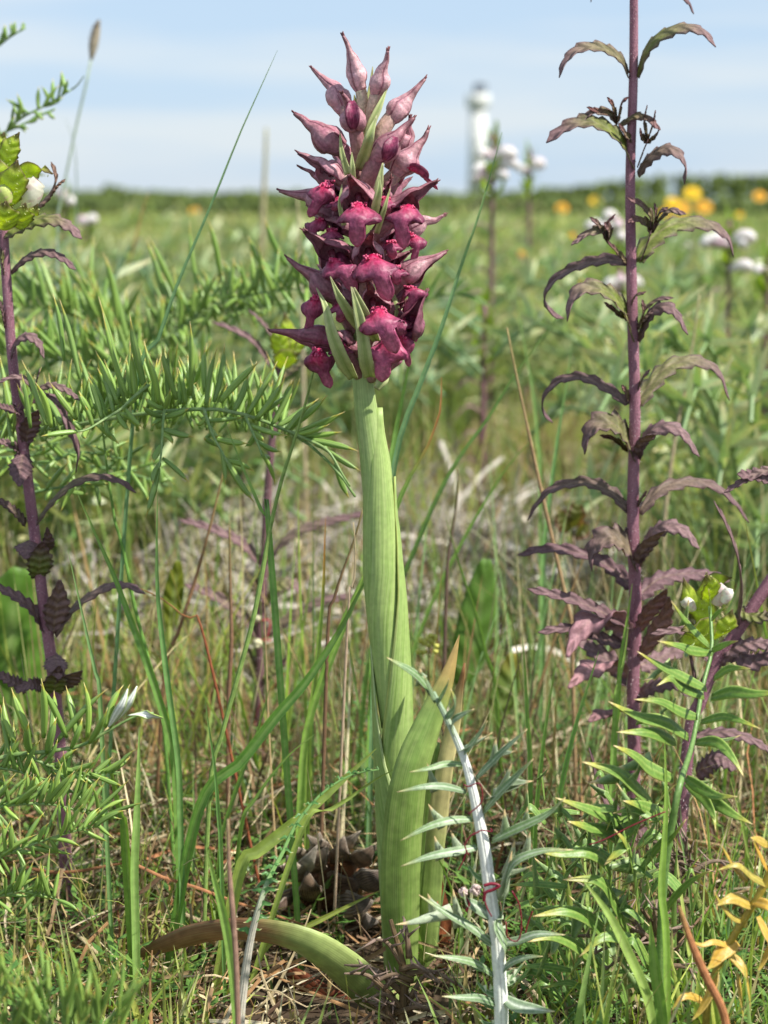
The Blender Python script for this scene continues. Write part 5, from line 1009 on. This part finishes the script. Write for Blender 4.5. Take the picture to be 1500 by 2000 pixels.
thread(dd, [(988, 1800), (992, 1830), (1010, 1838), (1018, 1815), (1015, 1770), (1000, 1740)], vY - .006); thread(dd, [(1025, 1828), (1032, 1800), (1040, 1780)], vY); thread(dd, [(910, 1780), (916, 1764), (908, 1752), (900, 1740)], vY - .006, 5); thread(dd, [(1150, 1650), (1180, 1640), (1240, 1610), (1300, 1585)], qY - .01, 3)
for (bx, by, bw) in [(929, 1738, 24), (905, 1742, 20)]:
    m = MB(); ctr = P(bx, by, vY - .006); r_ = bw / 2 * S(vY)
    for k in range(60):
        d = Vector((random.gauss(0, 1), random.gauss(0, 1), random.gauss(0, 1))).normalized(); m.tube([ctr + d * r_ * .3, ctr + d * r_ * random.uniform(.8, 1.05)], lambda v: r_ * (.12 + .16 * v), 5, lambda a, v: mixc(c(230, 214, 204), c(206, 160, 160), random.random() * .5))
    m.build('flower_ball', M['corolla'], dd)
d2 = thing('dodder', P(510, 1250, mY - .01), 'pink twining thread with two cream balls on the thin purple stem left of the orchid', 'vine')
thread(d2, [(490, 1218), (508, 1212), (526, 1212), (526, 1228), (520, 1245), (508, 1252), (530, 1250)], mY - .006, 5, c(186, 70, 84)); thread(d2, [(498, 1420), (500, 1395), (510, 1375), (520, 1368)], mY - .01, 4, c(150, 40, 56))
for (bx, by, bw) in [(503, 1208, 13), (503, 1257, 20)]:
    m = MB(); ctr = P(bx, by, mY - .008); r_ = bw / 2 * S(mY)
    for k in range(85):
        d = Vector((random.gauss(0, 1), random.gauss(0, 1), random.gauss(0, 1))).normalized(); m.tube([ctr + d * r_ * .3, ctr + d * r_ * random.uniform(.85, 1.05)], lambda v: r_ * (.14 + .16 * v), 5, lambda a, v: c(232, 226, 190))
    m.build('flower_ball', M['corolla'], d2)
# --- small grey-stemmed seedling leaning to the upper right at the bottom
sY = -.07; base = P(468, 2060, sY); base.z = 0
t10 = thing('spiny_thistle', base, 'thin grey-stemmed spiny shoot leaning from the bottom towards the orchid leaf', 'thistle')
m = MB(); pth = spline(to_ground(pp([(740, 1503), (690, 1512), (640, 1540), (600, 1580), (572, 1620), (552, 1665), (530, 1705), (512, 1750), (490, 1830), (476, 1920), (468, 2000)], [-.03, -.03, -.035, -.04, -.045, -.05, -.06, sY, sY, sY, sY])), 30)
m.tube(pth, lambda v: interp([3, 5, 7, 9, 11, 15, 19, 20, 20], v) / 2 * S(sY), 8, lambda a, v: mixc(c(104, 140, 78), c(190, 184, 170), sstep(.42, .6, v)), rib=.08); m.build('stem', M['white'], t10)
for q in range(34):
    v = .02 + .62 * q / 34; p_ = pth[int(v * 30)]; L_ = random.uniform(18, 34) * S(sY) * (.5 + v); sg_ = 1 if q % 2 else -1; m = MB()
    d = Vector((sg_ * random.uniform(.5, 1), random.uniform(-.5, .4), random.uniform(-.25, .6))).normalized() * L_
    m.ribbon([p_, p_ + d * .35 + Vector((0, 0, .0008)), p_ + d * .7, p_ + d], lambda v_: L_ * .42 * (1 - v_) ** .8, (0, .6, .8), nu=5, fold=.4, col=lambda u, v_: mixc(c(84, 128, 66), SPINE, sstep(.7, .95, v_))); m.build('leaf', M['frond'], t10)
# --- yellowing plant, lower right corner
yY = -.10
base = P(1380, 2080, yY); base.z = 0
t9 = thing('withered_thistle', base, 'yellowing withered thistle in the lower right corner', 'thistle')
m = MB(); m.tube(spline(to_ground(pp([(1530, 1640), (1490, 1735), (1450, 1800), (1410, 1870), (1385, 1940), (1378, 2020)], yY)), 20), lambda v: 8 * S(yY), 8, lambda a, v: mixc(c(176, 156, 60), c(146, 124, 60), v)); m.build('stem', M['frond'], t9)
YG = (c(206, 160, 62), c(222, 190, 110))
for p, wd in [([(1470, 1770), (1440, 1755), (1420, 1758), (1398, 1770)], 22), ([(1460, 1720), (1440, 1700), (1420, 1670), (1408, 1650)], 12), ([(1500, 1730), (1470, 1712), (1440, 1690), (1400, 1700)], 14), ([(1440, 1840), (1410, 1860), (1395, 1880), (1380, 1895)], 26), ([(1480, 1790), (1500, 1840), (1490, 1880), (1478, 1900)], 20), ([(1400, 1890), (1390, 1930), (1370, 1970), (1350, 1995)], 20),
              ([(1420, 1860), (1450, 1890), (1460, 1930), (1466, 1970)], 18), ([(1470, 1760), (1500, 1770), (1520, 1800)], 18), ([(1500, 1700), (1480, 1660), (1470, 1640)], 14), ([(1380, 1960), (1350, 1945), (1330, 1950), (1310, 1975)], 14), ([(1450, 1800), (1430, 1790), (1405, 1760), (1395, 1740)], 12), ([(1500, 1650), (1480, 1640), (1465, 1636)], 16), ([(1440, 1900), (1446, 1950), (1452, 1990)], 16), ([(1430, 1850), (1395, 1840), (1370, 1846), (1345, 1835)], 10)]:
    spiny_leaf(t9, p, [yY, yY - .004, yY - .006], wd, [], g=YG)
# --- dry dark twigs
def twig(base_px, Y, label, n, colr, spread, hgt, name='dry_twig'):
    b = P(base_px[0], base_px[1], Y); r = thing(name, Vector((b.x, b.y, 0)), label, 'dead plant')
    for k in range(n):
        p0 = Vector((b.x + random.uniform(-1, 1) * .004, b.y, b.z + hgt * k / n * .7)); a = random.uniform(-1.9, 1.9); L_ = random.uniform(.4, 1) * spread
        p1 = p0 + Vector((math.sin(a) * L_, random.uniform(-.5, .5) * L_, math.cos(a) * L_ * .8)); p1.z = max(p1.z, .002); m = MB()
        pth = spline([p0, p0.lerp(p1, .5) + Vector((0, 0, .003)), p1], 10); m.tube(pth, lambda v: .0012 * (1 - .75 * v), 5, lambda an, v: mixc(colr, c(150, 130, 122), .5 * v))
        for q in range(4):
            i = 3 + q * 2; e = pth[i] + Vector((random.uniform(-1, 1), random.uniform(-1, 1), random.uniform(-.4, 1))).normalized() * .006; m.tube([pth[i], e], lambda v: .0006 * (1 - .8 * v), 4, lambda an, v: c(150, 128, 116))
        m.build('twig', M['dry'], r)
    m = MB(); m.tube(spline([Vector((b.x, b.y, -.003)), b + Vector((.001, 0, hgt * .5)), b + Vector((-.003, 0, hgt))], 10), lambda v: .0022 * (1 - .7 * v), 6, lambda an, v: colr); m.build('stem', M['dry'], r)
twig((782, 2010), -.05, 'dark spiny dead twig at the foot of the orchid leaf', 14, c(112, 92, 66), .020, .035)
twig((1330, 1760), -.0, 'shrivelled dark twigs behind the green thistle on the lower right', 10, c(116, 100, 78), .026, .02)
twig((1270, 1900), -.06, 'dark dead stalks low between the green and the yellow thistle', 9, c(120, 98, 72), .024, .02)
# ------------------------------------------------------------------ broad leaves
def broad(pxs, wid, Y, label, col_, nm='broad_leaf', cat='leaf', side=(1, .2, 0), bg=None):
    path = spline(pp(pxs, Y), 20); m = MB(); y0 = Y if not isinstance(Y, (list, tuple)) else Y[0]; b = path[0].copy(); b.z = 0
    r = thing(nm, b, label, cat)
    m.ribbon(path, lambda v: wid * S(y0) * math.sin(math.pi * clamp(v * .86 + .1)) ** .7, side, nu=9, fold=.12, curl=.1, col=lambda u, v: mixc(mixc(col_, mixc(col_, c(176, 190, 130), .5), math.exp(-(u / .08) ** 2)), bg or col_, sstep(.6, 1, v)))
    m.build('leaf_blade', M['bract'], r, thick=.0006)
    m = MB(); m.tube([b - Vector((0, 0, .003)), path[0].lerp(b, .4), path[1]], lambda v: .0012, 5, lambda a, v: col_); m.build('stalk', M['grass'], r)
broad([(30, 1400), (20, 1300), (25, 1200), (42, 1110)], 150, .20, 'large bright green leaf at the left edge behind the purple stem', c(112, 152, 62))
broad([(905, 1340), (922, 1260), (938, 1180), (950, 1092)], 78, .22, 'upright oval green leaf right of the orchid stem', c(110, 146, 66))
broad([(960, 1420), (980, 1370), (995, 1330), (1002, 1275)], 58, .2, 'rounded leaf with a yellowed tip right of the orchid leaf', c(132, 154, 78), bg=c(178, 168, 84))
broad([(860, 1960), (880, 1890), (900, 1830), (915, 1790)], 62, .03, 'small dull green leaf behind the white-stemmed thistle', c(92, 126, 62))
broad([(330, 1230), (336, 1180), (345, 1120), (348, 1095)], 40, .2, 'small yellow-green leaf between the grass left of the orchid', c(130, 140, 44))
broad([(330, 1900), (345, 1850), (350, 1800), (360, 1760)], 30, .02, 'narrow green leaf above the bent orchid leaf', c(112, 150, 62))
tb = P(1125, 1150, .26); tb.z = 0
tr_ = thing('clover_leaf', tb, 'reddish green three-lobed leaf left of the purple stem', 'leaf')
for (x1, y1, x2, y2) in [(1120, 1030, 1128, 985), (1115, 1035, 1092, 1000), (1125, 1040, 1150, 1030)]:
    m = MB(); m.ribbon(spline([P(x1, y1, .26), P((x1 + x2) / 2, (y1 + y2) / 2, .255), P(x2, y2, .255)], 10), lambda v: 44 * S(.26) * math.sin(math.pi * clamp(.12 + v * .72)), (1, 0, .3) if abs(x1 - x2) < 15 else (.5, 0, 1), nu=7, curl=.1, col=lambda u, v: mixc(c(110, 112, 58), c(120, 76, 70), sstep(.3, 1, abs(u)))); m.build('leaflet', M['bract'], tr_)
m = MB(); m.tube([tb, P(1122, 1100, .26), P(1119, 1035, .26)], lambda v: .0008, 5, lambda a, v: c(120, 90, 80)); m.build('stalk', M['grass'], tr_)
yb = P(835, 1345, .1); yb.z = 0
yf = thing('yellow_bud_cluster', yb, 'tiny cluster of pale yellow buds right of the orchid stem', 'flower')
for k in range(14):
    q = P(838 + random.uniform(-22, 20), 1260 + random.uniform(-18, 18), .1); m = MB(); m.tube([q, q + Vector((random.uniform(-1, 1), -.5, random.uniform(.2, 1))).normalized() * .0018], lambda v: .0009 * (1.2 - .4 * v), 6, lambda a, v: c(214, 212, 110)); m.build('bud', M['corolla'], yf)
m = MB(); m.tube(spline([yb, P(838, 1300, .1), P(838, 1262, .1)], 6), lambda v: .0005, 5, lambda a, v: c(120, 110, 60)); m.build('stalk', M['grass'], yf)
# ------------------------------------------------------------------ old dry thistle base
def old_base():
    ctr = P(662, 1728, .05); ctr.z = max(ctr.z, .012); b = Vector((ctr.x, ctr.y, 0))
    r = thing('dry_thistle_base', b, 'old grey-brown thistle base of overlapping papery scales lying left of the orchid stem', 'dead plant')
    s = S(.05); m = MB()
    m.tube(spline([ctr + Vector((-.012, .004, -.008)), ctr + Vector((-.002, .004, -.001)), ctr + Vector((.012, .006, -.003))], 12), lambda v: .0115 * math.sin(math.pi * clamp(.14 + v * .74)), 14, lambda a, v: c(96, 66, 46)); m.build('core', M['scale'], r)
    SC = [((640, 1700), (700, 1690), 78, c(132, 84, 56)), ((640, 1745), (705, 1722), 84, c(116, 92, 76)), ((650, 1775), (730, 1760), 76, c(134, 122, 112)), ((600, 1700), (640, 1655), 52, c(150, 130, 110)), ((590, 1720), (560, 1670), 44, c(170, 156, 138)), ((600, 1740), (545, 1745), 40, c(128, 108, 92)),
          ((620, 1690), (625, 1625), 46, c(176, 160, 140)), ((660, 1690), (672, 1632), 44, c(150, 132, 116)), ((690, 1690), (735, 1650), 44, c(132, 110, 92)), ((700, 1730), (758, 1700), 60, c(120, 106, 96)), ((620, 1790), (560, 1800), 40, c(146, 130, 118)), ((650, 1800), (620, 1830), 46, c(136, 124, 116)),
          ((690, 1790), (740, 1800), 50, c(150, 140, 130)), ((610, 1760), (600, 1700), 50, c(140, 118, 98)), ((585, 1710), (620, 1650), 34, c(196, 184, 166)), ((660, 1660), (705, 1622), 30, c(190, 176, 156)), ((560, 1700), (530, 1690), 30, c(160, 142, 124)), ((600, 1680), (560, 1640), 30, c(186, 172, 150)),
          ((640, 1660), (600, 1630), 30, c(170, 154, 136)), ((570, 1760), (530, 1770), 28, c(110, 92, 80)), ((680, 1760), (690, 1700), 60, c(150, 112, 84))]
    for k, (a, t_, wd, col_) in enumerate(SC):
        Y0 = .044 - .014 * (k % 5) / 5; p0 = P(*a, Y0 + .006); p2 = P(*t_, Y0 - .004); d = p2 - p0
        p1 = p0.lerp(p2, .5) + Vector((0, -.005, .001)); pth = spline([p0, p1, p2], 14); m = MB(); ph = random.random() * 9
        m.ribbon(pth, lambda v: wd * s * (.75 + .25 * math.sin(v * 3)) * (1 if v < .55 else max(.03, ((1 - v) / .45) ** .7)), d.cross(Vector((0, -1, .1))), nu=9, fold=0, curl=.28, wav=.05,
            col=lambda u, v: mixc(mixc(col_, c(70, 50, 40), clamp(.5 * noise.noise(Vector((u * 3, v * 2, ph))) + .2)), c(206, 194, 176), .5 * sstep(.8, 1, abs(u)) + .3 * sstep(.85, 1, v)))
        m.build('scale', M['scale'], r, thick=.0004)
old_base()
# ------------------------------------------------------------------ the grass blades that can be told apart
GB, GBL, GY = c(106, 146, 66), c(96, 140, 104), c(150, 170, 80)
def gblade(pxs, wpx, Y, label, col_=GB, tip=None, grp=None, fold=.5, name='grass_blade', straw=False):
    pts = to_ground(pp(pxs, Y)) if pxs[-1][1] < 1900 else pp(pxs, Y)
    path = spline(pts, 34); y0 = Y if not isinstance(Y, (list, tuple)) else Y[0]; s = S(y0); b = path[-1].copy(); b.z = 0
    m = MB(); tc_ = tip or mixc(col_, c(150, 160, 90), .3)
    ww = 13 if not straw else 0
    sd_ = Vector((1, random.uniform(-.5, .5), .1))
    if straw: m.tube(path, lambda v: wpx * s / 2 * (.45 + .55 * min(1, v * 3)), 6, lambda a, v: mixc(col_, tc_, sstep(.25, 0, v)))
    else: m.ribbon(path, lambda v: wpx * s * min(1, .06 + (v * 2.6) ** .8) * (1 - .25 * sstep(.7, 1, v)), sd_, nu=5, fold=fold, col=lambda u, v: mixc(mixc(col_, c(176, 190, 130), .25 * math.exp(-(u / .2) ** 2)), tc_, 1 - sstep(.05, .22, v)))
    o = m.build(name, M['dry'] if straw else M['grass'], None, base=b); return tag(o, label, 'grass')
gblade([(542, 98), (505, 180), (470, 258), (425, 370), (385, 465), (345, 560), (300, 690), (262, 800)], 8, .06, 'long thin blue-green grass blade rising left of the orchid into the sky', GBL)
gblade([(981, 258), (958, 340), (935, 420), (900, 520), (862, 640), (820, 750), (782, 850), (762, 960), (740, 1100)], 11, .07, 'long grass blade crossing the horizon right of the orchid spike', GBL)
gblade([(812, 600), (800, 700), (780, 800), (765, 880), (748, 990), (735, 1080)], 15, .09, 'broad grass blade hugging the orchid stem on the right', c(110, 156, 74))
gblade([(613, 722), (596, 790), (572, 870), (548, 945), (526, 1040), (512, 1120), (492, 1220), (462, 1330), (432, 1440), (410, 1540)], 10, .01, 'jointed grass stem slanting down left of the orchid stem', c(140, 168, 90), straw=True)
gblade([(438, 820), (465, 890), (495, 960), (520, 1020), (526, 1042)], 14, .012, 'short grass leaf branching off the jointed stem left of the orchid', c(112, 156, 84))
gblade([(1100, 602), (1050, 672), (1000, 740), (955, 815), (900, 890), (860, 960), (820, 1050), (770, 1170), (720, 1300)], 9, .14, 'dark green slanting grass blade between the orchid and the purple stem', c(86, 128, 60))
gblade([(862, 736), (860, 800), (845, 845), (830, 880), (795, 940), (765, 1010), (735, 1080), (700, 1150), (660, 1240), (600, 1430)], 15, .07, 'grass blade with a thin red-brown tip beside the orchid stem', GB, c(176, 110, 74))
gblade([(1060, 840), (1000, 900), (940, 990), (890, 1080), (850, 1160), (800, 1290), (780, 1400)], 9, .16, 'second slanting grass blade low right of the orchid stem', c(104, 142, 66))
gblade([(1005, 560), (1018, 640), (1040, 760), (1050, 860), (1055, 960)], 8, .3, 'thin upright grass blade left of the purple stem', c(120, 158, 92))
gblade([(1118, 665), (1105, 760), (1090, 850), (1075, 960), (1062, 1080), (1060, 1200)], 9, .2, 'upright bluish grass blade crossing the left leaf tips of the purple plant', c(108, 156, 98))
gblade([(726, 1115), (700, 1160), (665, 1230), (600, 1330), (540, 1400), (470, 1490), (390, 1580)], 22, .0, 'broad dark green blade lying slantwise left of the orchid stem', c(84, 132, 52))
gblade([(735, 1060), (712, 1120), (690, 1180), (650, 1280), (612, 1380), (590, 1500)], 14, .04, 'light green grass stem leaning up to the orchid stem from the left', c(134, 172, 78))
gblade([(308, 960), (306, 1060), (308, 1160), (318, 1260), (332, 1370), (348, 1490), (352, 1600)], 12, .0, 'straight blue-green blade left of centre', c(98, 146, 84))
gblade([(150, 960), (185, 1040), (222, 1122), (255, 1210), (285, 1290), (312, 1370), (335, 1460), (345, 1560)], 15, .02, 'long green blade crossing behind the left arching leaves', c(106, 150, 70))
gblade([(132, 1072), (152, 1160), (172, 1250), (190, 1330), (196, 1380)], 9, .0, 'short bluish blade right of the left purple stem', c(108, 150, 96))
gblade([(196, 800), (210, 920), (225, 1020), (240, 1070), (262, 1180), (290, 1290), (320, 1420)], 8, .06, 'jointed green stalk among the left blades', c(116, 158, 74), straw=True)
gblade([(636, 1012), (634, 1080), (632, 1150), (624, 1250), (612, 1360), (604, 1440)], 11, .05, 'blade with an orange dried tip left of the orchid stem', c(128, 156, 70), c(200, 130, 60))
gblade([(735, 1462), (690, 1505), (630, 1560), (570, 1612), (500, 1668), (470, 1700)], 25, -.01, 'broad yellow-green blade pointing up at the base of the orchid', GY)
gblade([(775, 1500), (730, 1525), (680, 1560), (640, 1585), (590, 1620)], 12, -.015, 'narrow yellow-green blade above the broad one', GY)
gblade([(745, 1738), (700, 1760), (660, 1780), (600, 1810), (520, 1850)], 11, -.0, 'short yellow-green blade across the old thistle base', c(150, 160, 70))
gblade([(210, 1465), (225, 1540), (240, 1600), (246, 1630)], 22, -.02, 'broad upright blade in the lower left', c(110, 148, 60))
gblade([(272, 1420), (270, 1500), (266, 1600), (262, 1700), (264, 1800)], 17, -.03, 'pale green upright blade in the lower left', c(140, 176, 96))
gblade([(400, 1360), (408, 1420), (420, 1500), (428, 1600), (432, 1660)], 9, -.02, 'thin blue-green blade below the jointed stem', c(104, 150, 84))
gblade([(620, 1430), (560, 1480), (500, 1560), (470, 1630)], 9, .0, 'thin green blade over the litter', c(110, 146, 60))
gblade([(530, 1330), (500, 1440), (470, 1520), (440, 1610), (430, 1660)], 9, .04, 'dark green blade left of the broad slanting one', c(92, 134, 54))
gblade([(402, 1650), (420, 1720), (440, 1800), (455, 1900), (465, 2040)], 18, -.10, 'blurred light blade at the bottom over the bent leaf', c(134, 172, 86))
gblade([(445, 1600), (448, 1700), (456, 1800), (462, 1900), (466, 2040)], 12, -.11, 'blurred brownish stalk at the bottom left of the orchid', c(158, 126, 108), straw=True)
gblade([(1235, 1140), (1225, 1210), (1212, 1290), (1206, 1380), (1200, 1450)], 12, .05, 'bright blade in front of the purple stem base', c(126, 170, 74))
gblade([(1228, 1220), (1218, 1290), (1206, 1340), (1200, 1400)], 12, .04, 'second bright blade in front of the purple stem base', c(126, 164, 78))
gblade([(1170, 1270), (1152, 1330), (1130, 1400), (1105, 1500), (1090, 1600)], 11, .03, 'blade leaning right below the purple leaves', c(104, 152, 78))
gblade([(1086, 1290), (1072, 1380), (1062, 1450), (1050, 1560), (1045, 1650)], 9, .03, 'thin upright blade right of the white thistle top', c(104, 146, 70))
gblade([(1020, 1240), (1026, 1320), (1030, 1400), (1036, 1500)], 10, .05, 'straight green blade above the white thistle', c(100, 144, 72))
gblade([(870, 1010), (900, 1110), (930, 1200), (950, 1280), (970, 1360)], 9, .12, 'green stalk bending left over the oval leaf', c(112, 150, 72))
gblade([(1298, 1450), (1300, 1560), (1296, 1640), (1290, 1740), (1300, 1850)], 18, -.08, 'blurred bright blade in front of the lower right thistle', c(134, 172, 72))
gblade([(1140, 1720), (1190, 1790), (1225, 1860), (1260, 1940), (1280, 2040)], 22, -.10, 'blurred light green blade in the lower right', c(150, 178, 90))
gblade([(1270, 1800), (1278, 1880), (1290, 1960), (1300, 2060)], 24, -.09, 'blurred green blade at the bottom of the lower right', c(124, 160, 78))
gblade([(1326, 1770), (1350, 1840), (1380, 1910), (1410, 1970), (1430, 2060)], 18, -.12, 'blurred orange-brown stalk in the lower right corner', c(176, 120, 80), straw=True)
gblade([(990, 640), (1010, 740), (1036, 860), (1062, 980), (1085, 1080), (1108, 1180), (1116, 1230)], 8, .12, 'dry straw stalk leaning left of the purple plant', c(168, 140, 104), straw=True)
gblade([(1366, 575), (1352, 680), (1338, 760), (1318, 860), (1300, 1000), (1296, 1100)], 7, .3, 'dry pale stalk right of the purple stem', c(190, 172, 140), straw=True)
gblade([(448, 1030), (450, 1150), (452, 1260), (446, 1400)], 9, .08, 'upright brown dead stalk in the litter', c(140, 108, 84), straw=True)
gblade([(440, 905), (415, 1010), (385, 1120), (350, 1230), (320, 1330)], 8, .12, 'leaning brown dead stalk left of the litter heap', c(156, 120, 88), straw=True)
gblade([(895, 915), (892, 980), (880, 1060), (872, 1150)], 8, .14, 'dark dead stalk right of the orchid stem', c(110, 90, 78), straw=True)
gblade([(710, 990), (690, 1060), (668, 1120), (650, 1180), (640, 1250)], 8, .04, 'dark straw leaning on the orchid stem', c(128, 100, 76), straw=True)
gblade([(690, 1020), (694, 1080), (690, 1150), (680, 1200)], 6, .03, 'thin hooked straw beside the orchid stem', c(190, 166, 140), straw=True)
gblade([(275, 1150), (320, 1172), (365, 1210), (400, 1250)], 6, .06, 'curved rust-brown blade off the arching left leaf', c(150, 88, 60), straw=True)
gblade([(290, 375), (276, 420), (262, 480), (240, 560), (230, 640)], 8, .55, 'blurred reddish grass spike left of the long blade', c(126, 150, 90), c(196, 120, 90))
gblade([(520, 250), (518, 320), (514, 400), (512, 520)], 12, 1.3, 'blurred tan upright stalk left of the orchid flowers', c(176, 166, 130), straw=True)
gblade([(580, 380), (584, 450), (586, 520), (590, 600)], 7, .5, 'thin pale stalk behind the left flowers', c(196, 180, 150), straw=True)
gblade([(126, 230), (140, 262), (148, 310), (150, 400), (146, 560)], 6, .55, 'thin blurred blue-green stalk on the left', c(150, 176, 160))
gblade([(100, 430), (130, 500), (160, 580), (200, 680)], 10, .4, 'blurred slanting pale blade over the left fronds', c(140, 172, 116))
# fox-tail like seed head
b = P(118, 700, .45); b.z = 0
sg = thing('seed_head_grass', b, 'blurred grass stalk with a fluffy oval seed head in the top left sky', 'grass')
m = MB(); pth = spline([P(178, 115, .45), P(165, 180, .45), P(150, 240, .45), P(138, 300, .45), P(122, 380, .45), P(112, 520, .45), b], 24); m.tube(pth, lambda v: 5 * S(.45) / 2, 6, lambda a, v: c(176, 190, 180)); m.build('stalk', M['grass'], sg)
m = MB(); hp = spline([P(178, 118, .45), P(184, 80, .45), P(194, 38, .45)], 30)
m.tube(hp, lambda v: 9 * S(.45) * math.sin(math.pi * clamp(.08 + v * .88)), 9, lambda a, v: c(172, 160, 138))
for k in range(420):
    i = random.randint(0, 28); a = random.random() * 6.28; v = i / 30; rr = 12 * S(.45) * math.sin(math.pi * clamp(.1 + v * .85)); e = hp[i] + Vector((math.cos(a) * rr, math.sin(a) * rr, rr * 1.1)); q = hp[i]
    w_ = Vector((-math.sin(a), math.cos(a), 0)) * .0006; cc = mixc(c(186, 176, 150), c(156, 118, 120), random.random() * .6); A = m.pt(q - w_, cc); B = m.pt(q + w_, cc); C = m.pt(e, cc); m.f.append((A, B, C))
m.build('seed_head', M['dry'], sg)
print('objects', len(bpy.data.objects), 'tris', sum(len(o.data.polygons) for o in bpy.data.objects if o.type == 'MESH'))
